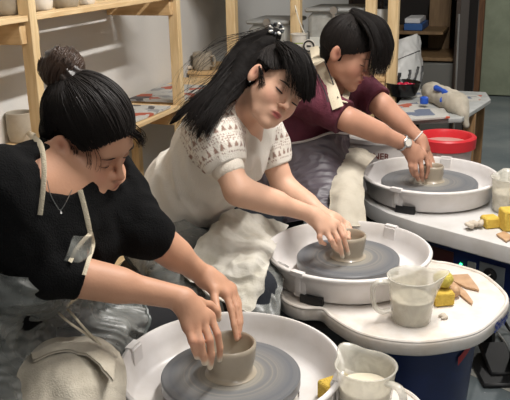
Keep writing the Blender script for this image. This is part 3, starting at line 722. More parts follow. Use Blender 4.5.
# red sticker on the middle motor housing
m = MB(); 
aS = [math.atan2((onz(x, 372, .3)-[*bm_, 0])[1], (onz(x, 372, .3)-[*bm_, 0])[0]) for x in (400,)]
for k in range(6):
    a0, a1 = -1.02+k*.05, -1.02+(k+1)*.05
    V = [(bm_[0]+.1945*math.cos(a), bm_[1]+.1945*math.sin(a), z) for a, z in ((a0, .345+.006*k), (a1, .351+.006*k), (a1, .375+.006*k), (a0, .37+.006*k))]
    m.add(V, [(0, 1, 2, 3)])
m.build('red_sticker', mat('red_sticker', S(170,34,40), .5), wm)
# lettering on the rim of the middle tray
cT = closed_crom(MIDOUT, 5)
e0 = onz(499, 316, .495)[:2]; e1 = onz(509, 302, .495)[:2]
def text_flat(txt, org, xd, yd, size, m, parent, name='lettering', slant=0.0):
    cu = bpy.data.curves.new('txt', 'FONT'); cu.body = txt; cu.size = size; cu.offset = size*.03; cu.shear = slant
    o = bpy.data.objects.new('txt', cu); C.objects.link(o); bpy.context.view_layer.update()
    dg = bpy.context.evaluated_depsgraph_get(); me = o.evaluated_get(dg).to_mesh(); v = np.array([p.co[:] for p in me.vertices]); f = [tuple(p.vertices) for p in me.polygons]
    o.evaluated_get(dg).to_mesh_clear(); bpy.data.objects.remove(o); bpy.data.curves.remove(cu)
    return mkobj(name, np.asarray(org)+v[:, :1]*xd+v[:, 1:2]*yd, f, m, parent, smooth=False)
# text follows the side of the rim
def text_along(txt, path, z, size, m, parent):
    cu = bpy.data.curves.new('txt', 'FONT'); cu.body = txt; cu.size = size; cu.offset = size*.035; cu.shear = .25
    o = bpy.data.objects.new('txt', cu); C.objects.link(o); bpy.context.view_layer.update()
    dg = bpy.context.evaluated_depsgraph_get(); me = o.evaluated_get(dg).to_mesh(); v = np.array([p.co[:] for p in me.vertices]); f = [tuple(p.vertices) for p in me.polygons]
    o.evaluated_get(dg).to_mesh_clear(); bpy.data.objects.remove(o); bpy.data.curves.remove(cu)
    path = np.asarray(path); s = np.r_[0, np.cumsum(np.linalg.norm(np.diff(path, axis=0), axis=1))]
    X = np.interp(v[:, 0], s, path[:, 0]); Y = np.interp(v[:, 0], s, path[:, 1]); X2 = np.interp(v[:, 0]+.002, s, path[:, 0]); Y2 = np.interp(v[:, 0]+.002, s, path[:, 1])
    n = np.stack([Y2-Y, -(X2-X)], 1); n /= np.linalg.norm(n, axis=1)[:, None]+1e-9
    return mkobj('lettering', np.stack([X+n[:, 0]*.0030, Y+n[:, 1]*.0030, z+v[:, 1]], 1), f, m, parent, smooth=False)
def ccw(out): return out if np.sum(out[:, 0]*np.roll(out[:, 1], -1)-np.roll(out[:, 0], -1)*out[:, 1]) > 0 else out[::-1]
o_ = ccw(cT); st_ = onz(495, 322, .49)[:2]; i0 = np.argmin(np.linalg.norm(o_-st_, axis=1)); path = np.roll(o_, -i0, axis=0)[:24]
text_along('Shimpo', path, .459, .038, mat('blue_ink', S(40,60,150), .5), wm)
# far wheel: boxy white table with a blue control box
fc = PAN['far']
tf = thing('pottery_wheel', 'farthest potter\'s wheel with a boxy white table and blue control box', 'pottery wheel', (fc[0], fc[1], 0))
ZT = .535
A_ = onz(369, 203.5, ZT)[:2]; B_ = onz(415, 222, ZT)[:2]; D_ = onz(540, 255, ZT)[:2]; ex = (D_-B_)
outl = [A_+[-.02, .10], A_, A_+(B_-A_)*.5+[-.012, -.006], B_+(A_-B_)*.06, B_+ex*.02, D_, D_+[.22, .12], D_+[.02, .55], fc+[.12, .36], fc+[-.12, .28]]
outl = ccw(np.array(outl)); M['greyside'] = mat('pale_grey_plastic', S(206,204,202), .45, noise=(9, S(186,180,172), .5))
MB().prism(outl, ZT-.058, ZT, .004).build('table_top', M['greyside'], tf)
splash_pan(fc, ZT+.001, .252, .086, tf, [math.radians(62), math.radians(230)], [math.radians(232)]); wheel_head(fc, ZT+.056, .178, tf)
exn = _n([*ex, 0]); nin = np.array([-exn[1], exn[0], 0])
pc = np.array([*B_, 0])+exn*.20+nin*.06; 
MB().box([pc[0], pc[1], ZT-.135], (.40, .05, .15), (exn, nin, (0, 0, 1)), .004).build('control_box', M['navy'], tf)
f0 = np.array([pc[0], pc[1], ZT-.125])-nin*.0265
MB().box(f0-exn*.125, (.12, .003, .08), (exn, nin, (0, 0, 1))).build('dark_panel', mat('dark_red_panel', S(66,32,34), .4), tf)
gl = onback(0, 0, 1)
MB().lathe(f0-exn*.035+[0, 0, .005], [(.005, 0), (.005, .003), (0, .004)], 12, ax=-nin).build('power_lamp', mat('green_lamp', S(60,230,120), .3, emit=(S(60,255,140), 5)), tf)
MB().box(f0+exn*.005, (.03, .006, .05), (exn, nin, (0, 0, 1)), .002).build('switch', mat('grey_switch', S(150,152,150), .4), tf)
MB().box(f0+exn*.078, (.09, .004, .07), (exn, nin, (0, 0, 1)), .001).build('dial_plate', mat('dial_plate', S(120,126,130), .4), tf)
k_ = MB().lathe(f0+exn*.075-nin*.004, [(.024, 0), (.022, .012), (.02, .016), (0, .016)], 24, ax=-nin).build('knob', M['black'], tf)
MB().box(f0+exn*.075-nin*.021, (.028, .002, .004), (_n(exn+[0, 0, 1]), nin, _n(np.array([0, 0, 1])-exn)), 0).build('knob_pointer', M['ceramw'], tf)
MB().box([fc[0]+.0, fc[1]+.03, .30], (.40, .34, .30), (exn, nin, (0, 0, 1)), .02).build('wheel_body', M['black'], tf)
for p in (B_+[.05, .06], D_+[.02, .05], fc+[.05, .24], D_+[0, .40], A_+[.03, .04]):
    MB().box([p[0], p[1], (ZT-.06)/2], (.032, .032, ZT-.06), (exn, nin, (0, 0, 1)), .004).build('leg', M['black'], tf)
# cables
MB().tube(crom([onz(452, 372, .05), onz(470, 360, .012), onz(500, 352, .01), onz(506, 345, .012), onz(495, 330, .03), onz(488, 325, .25)], 8), .005, 8).build('power_cable', mat('white_cable', S(190,190,186), .5), None, label='pale power cable looping on the floor right of the navy motor housing', cat='cable')
MB().tube(crom([onz(478, 252, .30), onz(489, 275, .22), onz(497, 300, .12), onz(510, 330, .012), onz(540, 350, .01)], 8), .006, 8).build('power_cable', M['black'], None, label='black power cable hanging from the farthest wheel\'s control box', cat='cable')
fp = onz(497, 372, 0); fp2 = thing('foot_pedal', 'black foot pedal stand on the floor at the right edge', 'pedal', fp)
MB().box(fp+[0, 0, .01], (.16, .22, .018), bev=.006).build('pedal_base', M['black'], fp2)
MB().box(fp+[0.01, .03, .035], (.10, .17, .02), [_n([1, 0, 0]), _n([0, 1, .2]), _n([0, -.2, 1])], .006).build('pedal_plate', M['black'], fp2)
m = MB().box(onz(508, 372, 0)+[.03, 0, .20], (.05, .05, .40), bev=.01); m.build('black_pillar', M['black'], None, label='black upright box standing on the floor at the right edge', cat='post')
m = MB(); q_ = [onz(x, y, 0) for x, y in ((470, 368), (530, 393), (530, 401), (470, 375))]; m.add([p_+np.array([0, 0, z_]) for z_ in (.0005, .002) for p_ in q_], [(0, 1, 2, 3), (7, 6, 5, 4), (0, 4, 5, 1), (1, 5, 6, 2), (2, 6, 7, 3), (3, 7, 4, 0)])
struct('trim_2', m, mat('worn_floor_line', S(168, 166, 156), .7, noise=(30, S(124, 126, 124), .7)))
# ------------------------------------------------------------------ thrown pots on the wheels
def thrown(c, z0, rb, rt, h, label, t=.006):
    c = np.array([c[0], c[1], z0])
    prof = [(rb+.008, 0), (rb+.006, .002), (rb+.001, .004), (rb-.001, .012), (rb*.5+rt*.5+.002, h*.5), (rt+.001, h*.85), (rt+.0015, h-.004), (rt-t*.4, h), (rt-t, h-.003), (rt-t, h*.7), (rb-t, h*.25), (rb-.02, .012), (0, .010)]
    return MB().lathe(c, prof, 64).build('clay_bowl', M['clay'], None, label=label, cat='bowl', sharp=60)
thrown(PAN['front'], .553, .049, .056, .074, 'wet clay bowl being thrown on the nearest wheel')
thrown(PAN['mid'], .553, .046, .052, .070, 'wet clay bowl being thrown on the middle wheel')
thrown(PAN['far']+[.012, .0], ZT+.057, .037, .038, .060, 'small wet clay cylinder on the farthest wheel')
# ------------------------------------------------------------------ jugs
def jug(c, r0, r1, h, fill, hd, sd, label):
    c = np.asarray(c, float); t = thing('measuring_jug', label, 'jug', c); hd = _n([*hd, 0]); sd = _n([*sd, 0]); seg = 64
    V = []; prof = [(r0*.92, 0), (r0, .004), (r0+(r1-r0)*.5, h*.5), (r1, h-.012), (r1+.002, h-.004), (r1+.004, h), (r1-.0005, h), (r1-.003, h-.012), (r0+(r1-r0)*.5-.003, h*.5), (r0-.003, .008), (0.001, .006)]
    for (r, z) in prof:
        for k in range(seg):
            a = 2*PI*k/seg; dvec = np.array([math.cos(a), math.sin(a), 0]); s = max(0, dvec@sd)
            lift = max(0, (z/h-.55)/.45); V.append(c+dvec*(r+(s**14)*.030*lift**1.3)+[0, 0, z+(s**14)*.006*lift])
    m_ = len(prof); Fc = [(i*seg+k, i*seg+(k+1) % seg, (i+1)*seg+(k+1) % seg, (i+1)*seg+k) for i in range(m_-1) for k in range(seg)]; Fc.append(tuple(range(seg))[::-1])
    mkobj('jug_body', V, Fc, M['jug'], t)
    MB().lathe(c, [(r0-.006, .009), (r0+(r1-r0)*fill*.9-.005, h*fill*.9), (r0+(r1-r0)*fill-.0045, h*fill), (0, h*fill)], 48).build('slip_water', M['milk'], t)
    P = crom([c+hd*(r1-.004)+[0, 0, h*.88], c+hd*(r1+.03)+[0, 0, h*.90], c+hd*(r1+.042)+[0, 0, h*.72], c+hd*(r1+.036)+[0, 0, h*.38], c+hd*(r1+.018)+[0, 0, h*.24], c+hd*(r0+.006)+[0, 0, h*.25]], 8)
    MB().tube(P, .0065, 10, flat=1.5, nrm=np.cross(hd, [0, 0, 1])).build('handle', M['jug'], t)
    return t
jug(onz(411, 320, .4915), .051, .064, .128, .52, (-1, -.1), (1, .12), 'clear plastic jug of milky slip on the middle wheel\'s tray')
jf = at(366, 365, 1.60); jug([jf[0], jf[1], .4915], .050, .061, jf[2]-.4915, .62, (.62, -.8), (-.4, .9), 'clear plastic jug of cloudy slip at the bottom edge beside the nearest pan')
jug([.888, 2.60, ZT+.001], .052, .060, .125, .55, (.9, .3), (.2, 1), 'clear jug of milky slip at the right edge on the farthest wheel\'s table')
# ------------------------------------------------------------------ sponges, ribs, clay scraps
def rotz(a): return np.array([[math.cos(a), math.sin(a), 0], [-math.sin(a), math.cos(a), 0], [0, 0, 1]])
def sponge(c, s, a, label, m='sponge'): c = np.asarray(c, float); return MB().box(c+[0, 0, s[2]/2], s, rotz(a), .005).build('sponge', M[m], None, label=label, cat='sponge')
ZM = .4922
sponge(onz(442, 303, ZM), (.055, .05, .040), .15, 'square yellow sponge on the middle wheel\'s tray behind the jug')
c = onz(442, 303, ZM)+[.004, .018, .040]
V, Q = sdf_mesh([ell(c+[0, 0, .024], (.028, .030, .024))], .004, disp=lambda p: noise3(p, .015, 3)*.0015); mkobj('round_sponge', V, Q, M['sponge2'], label='round pale yellow sponge resting on the square sponge', cat='sponge')
c = onz(453, 297, ZM)+[.004, .0, 0]; V, Q = sdf_mesh([ell(c+[0, 0, .018], (.016, .018, .018))], .004); mkobj('wooden_ball', V, Q, M['ribwood'], label='small rounded wooden tool beside the square yellow sponge', cat='tool')
q = [onz(x, y, ZM)[:2] for x, y in ((451, 277), (468, 276), (478, 289), (479, 292), (466, 289), (453, 283))]
MB().prism(ccw(np.array(q)), ZM, ZM+.008, .0025).build('wooden_rib', M['ribwood'], None, label='brown wooden rib with a pointed corner on the middle wheel\'s tray', cat='pottery tool')
q = [onz(x, y, ZM)[:2] for x, y in ((448, 284), (453, 283), (466, 293), (473, 303), (472, 306), (463, 299), (449, 287))]
MB().prism(ccw(np.array(q)), ZM, ZM+.007, .0025).build('wooden_stick', M['ribwood'], None, label='tan wooden modelling stick on the tray in front of the brown rib', cat='pottery tool')
c = onz(443, 318, ZM)
V, Q = sdf_mesh([cone(c+[-.008, .006, .004], c+[.004, .010, .004], .004, .004), cone(c+[.004, .010, .004], c+[.006, -.004, .004], .004, .004), cone(c+[.006, -.004, .004], c+[-.006, -.010, .004], .004, .003)], .002); mkobj('clay_scrap', V, Q, M['claydry'], label='curled clay shaving on the tray in front of the square sponge', cat='clay')
ZF = ZT+.001
sponge(onz(492, 229, ZF)+[0, .025, 0], (.052, .05, .036), .2, 'small square yellow sponge on the farthest wheel\'s table by the clay lumps')
sponge(onz(508, 232, ZF)+[.02, .03, 0], (.075, .06, .070), .1, 'tall yellow sponge block at the right edge on the farthest table')
q = [onz(x, y, ZF)[:2] for x, y in ((496, 236), (504, 233), (514, 239), (506, 243))]
MB().prism(ccw(np.array(q)), ZF, ZF+.008, .002).build('wooden_rib', M['ribwood'], None, label='dark wooden rib on the farthest table in front of the sponges', cat='pottery tool')
c = onz(474, 228, ZF); pr = []
for k in range(9):
    a = k*2.4; r = .006+.0035*k; b = c+[r*math.cos(a), r*math.sin(a)*.8, .010+.004*(k % 3)]; pr.append(cone(b, b+[.012*math.cos(a*1.7), .012*math.sin(a*1.7), .004], .009, .007, .003))
V, Q = sdf_mesh(pr, .003); mkobj('clay_scrap', V, Q, M['claydry'], label='heap of grey clay trimmings on the farthest table left of the sponges', cat='clay')
c = onz(484, 219, ZF); V, Q = sdf_mesh([ell(c+[0, 0, .006], (.016, .008, .006))], .003); mkobj('clay_scrap', V, Q, M['claydry'], label='small flat clay lump on the farthest table behind the trimmings', cat='clay')
sponge(onz(340, 410, ZM)+[0, .035, 0], (.075, .06, .05), .5, 'yellow-brown sponge on the nearest wheel\'s tray left of the jug')
# ------------------------------------------------------------------ lights
def area(name, loc, size, power, tgt, col=(1, .93, .84), spread=None):
    l = bpy.data.lights.new(name, 'AREA'); l.shape = 'RECTANGLE'; l.size, l.size_y = size; l.energy = power; l.color = col
    o = bpy.data.objects.new(name, l); C.objects.link(o); o.location = tuple(loc); d = Vector(tgt)-Vector(loc)
    q = d.to_track_quat('-Z', 'Y'); o.rotation_euler = q.to_euler(); return o
def tubelight(a, n, power, ln=1.2, tilt=0):
    # long axis along the wall
    l = bpy.data.lights.new('key_and_fill_tube', 'AREA'); l.shape = 'RECTANGLE'; l.size, l.size_y = .05, ln; l.energy = power; l.color = (1, .965, .92)
    o = bpy.data.objects.new('key_and_fill_tube', l); C.objects.link(o); o.location = tuple(rw(a, n, CEIL-.10)); o.rotation_euler = (Matrix.Rotation(math.radians(-20), 4, 'Z') @ Matrix.Rotation(math.radians(tilt), 4, 'Y')).to_euler(); return o
tubelight(-1.3, 1.85, 78, 1.5, 22); tubelight(-3.3, 2.6, 26, tilt=5); tubelight(2.6, 2.4, 45, tilt=0)  # last two tubes are unseen, added as fill for the room and back
for a, n, ln in ((-1.3, 1.85, 1.5), (-3.3, 2.6, 1.2), (2.6, 2.4, 1.2)):  # housings for the key tube and both added fill tubes
    t = thing('key_fill_batten', 'white ceiling batten in an unseen set of one key tube and two added fills', 'lamp', rw(a, n, CEIL-.08), 'ceiling battens')
    MB().rbox(a-ln/2, a+ln/2, n-.05, n+.05, CEIL-.07, CEIL-.001, .006).build('housing', M['white'], t)
w = bpy.data.worlds.new('world'); bpy.context.scene.world = w; w.use_nodes = True
w.node_tree.nodes['Background'].inputs[0].default_value = (.93, .95, 1.0, 1); w.node_tree.nodes['Background'].inputs[1].default_value = .24
bpy.context.scene.view_settings.view_transform = 'Standard'
bpy.context.scene.view_settings.look = 'None'
bpy.context.scene.view_settings.exposure = -.12
# ================================================================== people
def lin(*c): return np.array(S(*c))
SK_LIP = lin(178, 96, 88)
def skin_mat(name):
    m = mat(name, S(210, 160, 135), .5, spec=.35, vcol=True, bump=(160, .06), sss=.04); return m
M['skin'] = skin_mat('skin')
M['hair'] = mat('black_hair', S(17, 14, 13), .8, spec=.12, bump=(120, .2)); M['bun'] = mat('bun_hair', S(40, 29, 23), .42, spec=.45)
M['hair_strand'] = mat('hair_strands', S(26, 21, 19), .62, spec=.2)
M['bun_strand'] = mat('brown_hair_strands', S(66, 48, 37), .4, spec=.5)
M['sweat'] = mat('black_knit', S(15, 15, 16), .95, spec=.15, bump=(300, .4, 2))
M['blouse'] = mat('white_knit', S(226, 217, 203), .9, vcol=True, bump=(330, .45, 2), sheen=.2)
M['maroon'] = mat('maroon_cotton', S(92, 36, 52), .9, bump=(200, .3, 2), noise=(14, S(72, 26, 42), .6))
M['denim'] = mat('dark_trousers', S(30, 34, 42), .9, bump=(200, .3)); M['blacktr'] = mat('black_trousers', S(22, 22, 26), .9)
M['cream'] = mat('cream_tape', S(208, 196, 172), .85, bump=(300, .4, 2))
M['cord'] = mat('cream_cord', S(196, 186, 164), .8)
M['apron'] = film('clear_apron', S(160, 162, 156), .34, .3, 9, .12, .12)
M['apronb'] = film('smoky_apron', S(150, 152, 148), .42, .36, 9, .16, .12)
M['apronp'] = film('plum_apron', S(78, 70, 78), .94, .52, 12, .05, .10)
M['lash'] = mat('lashes', S(20, 14, 12), .6); M['brow'] = mat('brows', S(44, 32, 28), .8)
M['shoe'] = mat('black_shoes', S(24, 24, 26), .5)
def head_frame(o, f, u, s):
    f = cdir(f); u = cdir(u); l = _n(np.cross(u, f)); u = np.cross(f, l)
    A = np.array([f, l, u])
    return dict(o=np.asarray(o, float), A=A, s=s, to=lambda p: np.asarray(o, float)+(np.asarray(p, float)*s)@A)
def head_prims(H, face=1.0):
    s = H['s']; t = H['to']; A = H['A']
    E_ = lambda c, r, k=.012, op=1, ax=None: ell(t(c), np.array(r)*s, A if ax is None else ax, k*s, op)
    Cn = lambda a, b, ra, rb, k=.01, op=1: cone(t(a), t(b), ra*s, rb*s, k*s, op)
    P = [E_((-.014, 0, .03), (.092, .073, .084)), E_((.030, 0, -.015), (.055, .060, .078), .02), E_((.045, 0, .042), (.044, .056, .052), .02)]
    for y in (-1, 1):
        P += [Cn((.002, y*.052, -.040), (.044, y*.030, -.082), .014, .014, .022), Cn((.050, y*.026, -.088), (.074, 0, -.100), .016, .013, .02),
              E_((.053, y*.031, -.032), (.030, .030, .036), .026)]
    P += [E_((.045, 0, -.075), (.042, .040, .030), .02), E_((.074, 0, -.100), (.014, .016, .011), .014),
          E_((.078, 0, .020), (.012, .046, .012), .018)]
    for y in (-1, 1): P.append(E_((.102, y*.033, -.001), (.020, .019, .0115), .014, -1))
    for y in (-1, 1): P.append(E_((.0745, y*.032, -.002), (.0145, .0165, .0125), .003))
    P += [Cn((.085, 0, .012), (.106, 0, -.028), .0055, .0075, .012), E_((.111, 0, -.033), (.0095, .0095, .0085), .008)]
    for y in (-1, 1): P += [E_((.098, y*.0115, -.037), (.0095, .0068, .0065), .005)]
    for y in (-1, 1): P.append(E_((.104, y*.006, -.0440), (.005, .0028, .003), .002, -1))
    P += [E_((.082, 0, -.064), (.014, .024, .016), .014), E_((.0955, 0, -.0605), (.0065, .020, .0048), .004), E_((.0935, 0, -.0725), (.0068, .0165, .0058), .004), E_((.1055, 0, -.0665), (.010, .021, .0011), .003, -1)]
    for y in (-1, 1):
        ear = np.array([A[0]*.96+A[1]*y*-.25*1, A[1], A[2]]); ear = np.array([_n(A[0]*.95-A[1]*y*.30), _n(A[1]*.95+A[0]*y*.30), A[2]])
        P += [E_((-.005, y*.084, -.004), (.020, .0095, .031), .004, ax=ear), E_((.001, y*.0955, .001), (.0120, .0085, .020), .003, -1, ax=ear), E_((.004, y*.078, -.006), (.006, .005, .008), .003, ax=ear)]
    return P
def skin_color(V, H=None, tips=(), base=(208, 162, 134), knuck=(), gradn=None):
    c = np.tile(lin(*base), (len(V), 1)); n = noise3(V, .03, 3)[:, None]
    c = c*(1+.05*n)
    def mixc(w, col): nonlocal c; w = w[:, None]; c = c*(1-w)+lin(*col)*w
    if H is not None:
        q = (V-H['o'])@H['A'].T/H['s']
        g = lambda ctr, r: np.exp(-(((q-np.array(ctr))/np.array(r))**2).sum(1))
        near = np.exp(-np.maximum(0, np.linalg.norm(q, axis=1)-.12)*200)
        for y in (-1, 1):
            mixc(.28*g((.075, y*.042, -.032), (.03, .022, .02)), (214, 128, 112)); mixc(.5*g((-.004, y*.080, 0), (.02, .014, .03)), (206, 124, 104)); mixc(.9*g((.003, y*.084, -.002), (.009, .012, .015)), (92, 46, 36))  # ear hollow: natural dark red, deepened as shade painted into the skin colour
            mixc(.30*g((.088, y*.032, .004), (.014, .020, .010)), (150, 100, 86))
        mixc(.3*g((.11, 0, -.036), (.012, .014, .01)), (210, 126, 108))
        lip = np.clip(1.6*g((.098, 0, -.0665), (.0125, .0185, .0100)), 0, 1)*(q[:, 0] > .085); mixc(.9*lip**1.5, (172, 78, 78))
        mixc(.75*g((.102, 0, -.0665), (.02, .019, .0018)), (96, 44, 42))
    for k, w in knuck:
        d = np.linalg.norm(V-k, axis=1); mixc(.35*np.exp(-(d/w)**2), (206, 122, 104))
    for k, w, a in tips:
        d = np.linalg.norm(V-k, axis=1); mixc(np.clip(a*np.exp(-(d/w)**4), 0, 1), (206, 196, 176))
    return np.clip(c, 0, 1)
def hand_prims(wrist, fingers, s=1.0, wr=.0215, elbow_dir=None):
    """fingers: list of polylines MCP, PIP, (DIP), tip; last one is the thumb starting near the wrist"""
    P = []; w = np.asarray(wrist, float)
    mc = [np.asarray(f[0], float) for f in fingers[:-1]]
    for i, m in enumerate(mc):
        st_ = w+(m-w)*.12; P.append(cone(st_, m, .0165*s, .0112*s, .014))
    for a, b in zip(mc[:-1], mc[1:]): P.append(cone(a+(w-a)*.12, b+(w-b)*.12, .0105*s, .0105*s, .010))
    cen = np.mean(mc, 0)*.5+w*.5; P.append(cone(w+(cen-w)*.4, cen, .020*s, .020*s, .02))
    rads = [.0083, .0086, .0086, .0080]
    for i, f in enumerate(fingers):
        f = [np.asarray(p, float) for p in f]; th = i == len(fingers)-1
        r = [.0105, .0092, .0080, .0070] if th else [rads[i % 4]*1.12, rads[i % 4]*1.0, rads[i % 4]*.9, rads[i % 4]*.80]
        if th: P.append(cone(w+(f[0]-w)*.3, f[0], .0165*s, .0135*s, .014))
        r = np.interp(np.linspace(0, 1, len(f)), np.linspace(0, 1, 4), r)*s
        for j in range(len(f)-1): P.append(cone(f[j], f[j+1], r[j], r[j+1], .0035 if j else .006))
    return P
def limb(a, b, ra, rb, k=.02, bulge=None):
    P = [cone(a, b, ra, rb, k)]
    if bulge: m = np.asarray(a)+(np.asarray(b)-a)*bulge[0]; P.append(cone(a+(m-a)*.5, m+(np.asarray(b)-m)*.3, bulge[1]*.9, bulge[1]*.82, .03))
    return P
def torso_prims(J, w=1.0):
    sn, sf = J['sh_n'], J['sh_f']; lat = _n(sf-sn); ctr = (sn+sf)/2; nb_ = J['neck']; ch = J['chest']; pv = J['pelvis']
    up1 = _n(nb_-ch); fr1 = _n(np.cross(up1, lat)); lat1 = np.cross(fr1, up1)
    latp = _n(J['hip_f']-J['hip_n']); upp = _n(ch-pv); frp = _n(np.cross(upp, latp))
    mid = (ch+pv)/2; latm = _n(lat1+latp); frm = _n(np.cross(upp, latm))
    P = [ell(pv, np.array([.165, .115, .12])*w, [latp, frp, upp], .05), ell(mid, np.array([.135, .10, .13])*w, [latm, frm, upp], .06),
         ell(ch, np.array([.15, .105, .15])*w, [lat1, fr1, up1], .06), ell((ch+ctr)/2, np.array([.155, .095, .11])*w, [lat1, fr1, up1], .06),
         cone(ctr+(sn-ctr)*.9, ctr+(sf-ctr)*.9, .052*w, .052*w, .05), cone(nb_, ctr+(sn-ctr)*.65, .04, .042, .04), cone(nb_, ctr+(sf-ctr)*.65, .04, .042, .04)]
    for s in (-1, 1): P.append(ell(ch+up1*.02-fr1*.0+lat1*s*.062+J['facing']*.075, np.array([.052, .05, .052])*w, None, .04))
    return P
def seated(J):
    P = []
    for a in ('n', 'f'):
        h, k, an = J['hip_'+a], J['knee_'+a], J['ank_'+a]
        P += [cone(h, k, .080, .056, .05), cone(k, an, .056, .036, .03), cone(k+(an-k)*.15, k+(an-k)*.45, .056, .05, .03)]
    return P
def foot(J, parent, d):
    for a in ('n', 'f'):
        an = J['ank_'+a]; f = _n(d); base = np.array([an[0], an[1], .034])
        V, Q = sdf_mesh([cone(base-f*.04, base+f*.08, .034, .030, .03), cone(base+f*.08, base+f*.15, .034, .024, .02), cone(base, an, .036, .040, .03)], .008)
        mkobj('shoe', V, Q, M['shoe'], parent)
def strands(guides, n, jit, r=.0009, wav=.004, npts=16, seed=0, mt=None, taper=.35, name='hair_strands', parent=None, lenv=.15):
    """hair: many fine tapered tubes following and blending between guide curves (lists of world points)"""
    R = np.random.default_rng(seed); G = []
    for g in guides:
        c = crom(g, 8); s = np.r_[0, np.cumsum(np.linalg.norm(np.diff(c, axis=0), axis=1))]; t = np.linspace(0, s[-1], npts); G.append(np.stack([np.interp(t, s, c[:, k]) for k in range(3)], 1))
    G = np.array(G); V = []; Q = []; nv = 0
    sd = 3; ang = np.linspace(0, 2*PI, sd, endpoint=False)
    for _ in range(n):
        if len(G) > 1: i = R.integers(0, len(G)-1); u = R.random(); c = G[i]*(1-u)+G[i+1]*u
        else: c = G[0].copy()
        off = R.normal(size=3); off2 = R.normal(size=3); t = np.linspace(0, 1, npts)[:, None]
        j0, j1 = (jit if isinstance(jit, tuple) else (jit, jit))
        ph = R.random(3)*6.28; c = c+off*(j0*(1-t)+j1*t)*.6+off2*(j1*t*t)*.5+wav*np.sin(t*R.uniform(4, 9)+ph)*np.minimum(1, t*3)
        L = 1-R.random()*lenv; m = max(4, int(npts*L)); c = c[:m]
        T = np.gradient(c, axis=0); T /= np.linalg.norm(T, axis=1)[:, None]+1e-9
        a = np.cross(T, [.3, .5, .81]); a /= np.linalg.norm(a, axis=1)[:, None]+1e-9; b = np.cross(T, a)
        rr = r*R.uniform(.7, 1.3)*(1-(1-taper)*np.linspace(0, 1, m)**2)
        ring = c[:, None, :]+(a[:, None, :]*np.cos(ang)[None, :, None]+b[:, None, :]*np.sin(ang)[None, :, None])*rr[:, None, None]
        V.append(ring.reshape(-1, 3)); I = nv+np.arange(m*sd).reshape(m, sd)
        for k in range(sd):
            k2 = (k+1) % sd; Q.append(np.stack([I[:-1, k], I[:-1, k2], I[1:, k2], I[1:, k]], 1))
        nv += m*sd
    return mkobj(name, np.concatenate(V), np.concatenate(Q), mt or M['hair_strand'], parent)
def cap_strands(H, c, r, starts, end, n, seed, mt, parent, name='hair_strands', off=.003, rad=.0010, jit=.0018):
    """strands lying on an ellipsoid (local centre c, radii r) from start region to the local point end"""
    R = np.random.default_rng(seed); c = np.array(c); r = np.array(r)+off; gs = []
    V = []; Q = []; nv = 0; sd = 3; ang = np.linspace(0, 2*PI, sd, endpoint=False); npts = 18
    for _ in range(n):
        i = R.integers(0, len(starts)-1); u = R.random(); s = np.array(starts[i])*(1-u)+np.array(starts[i+1])*u+R.normal(size=3)*jit
        e = np.array(end)+R.normal(size=3)*.008
        a = (s-c)/r; b = (e-c)/r; a /= np.linalg.norm(a); b /= np.linalg.norm(b); w = math.acos(np.clip(a@b, -1, 1))
        t = np.linspace(0, 1, npts)[:, None]; d = (a*np.sin((1-t)*w)+b*np.sin(t*w))/math.sin(w)
        bul = 1+.010*R.normal()*np.sin(t*PI)+R.random()*.02
        P = H['to'](c+d*r*bul)
        T = np.gradient(P, axis=0); T /= np.linalg.norm(T, axis=1)[:, None]+1e-9
        x = np.cross(T, [.3, .5, .81]); x /= np.linalg.norm(x, axis=1)[:, None]+1e-9; y = np.cross(T, x); rr = rad*R.uniform(.7, 1.3)
        ring = P[:, None, :]+(x[:, None, :]*np.cos(ang)[None, :, None]+y[:, None, :]*np.sin(ang)[None, :, None])*rr
        V.append(ring.reshape(-1, 3)); I = nv+np.arange(npts*sd).reshape(npts, sd)
        for k in range(sd): Q.append(np.stack([I[:-1, k], I[:-1, (k+1) % sd], I[1:, (k+1) % sd], I[1:, k]], 1))
        nv += npts*sd
    return mkobj(name, np.concatenate(V), np.concatenate(Q), mt, parent)
def face_details(H, root, closed=True, thick=1.0):
    t = H['to']; s = H['s']
    for y in (-1, 1):
        arc = [t((.0885-.010*abs(a)**2*1.0-.001, y*(.032+.0165*a), -.0062-.0018*(1-a*a)+.0015*a)) for a in np.linspace(-1, 1, 9)]
        MB().tube(arc, np.array([.0006, .0014, .0017, .0016, .0008])*s*thick, 6).build('eyelashes', M['lash'], root)
        br = [t((.0905-.012*max(0, a)**2, y*(.033+.020*a), .0165+.0035*(1-a*a)+.001*a)) for a in np.linspace(-1, 1, 9)]
        MB().tube(br, np.array([.0012, .0024, .0022, .0008])*s*thick, 6, flat=.6).build('eyebrow', M['brow'], root)
def drape_(px_, py_, prims, off=.003):
    r = RC @ np.array([(px_-255)/F, -(py_-200)/F, -1.0]); t = .9
    for _ in range(60):
        p = CP+r*t; d = field(prims, p[None])[0]
        if d < off or t > 3.6: return p
        t += max(d-off, .0008)/np.linalg.norm(r)*.9
    return CP+r*t
def report(n, J):
    d = lambda a, b: round(float(np.linalg.norm(J[a]-J[b])), 3)
    print('POSE', n, 'uarm', d('sh_n', 'el_n'), d('sh_f', 'el_f'), 'farm', d('el_n', 'wr_n'), d('el_f', 'wr_f'), 'sh', d('sh_n', 'sh_f'), 'spine', d('chest', 'pelvis'), d('chest', 'neck'), 'thigh', d('hip_n', 'knee_n'), d('hip_f', 'knee_f'), 'shin', d('knee_n', 'ank_n'), 'z', {k: round(float(v[2]), 2) for k, v in J.items()})
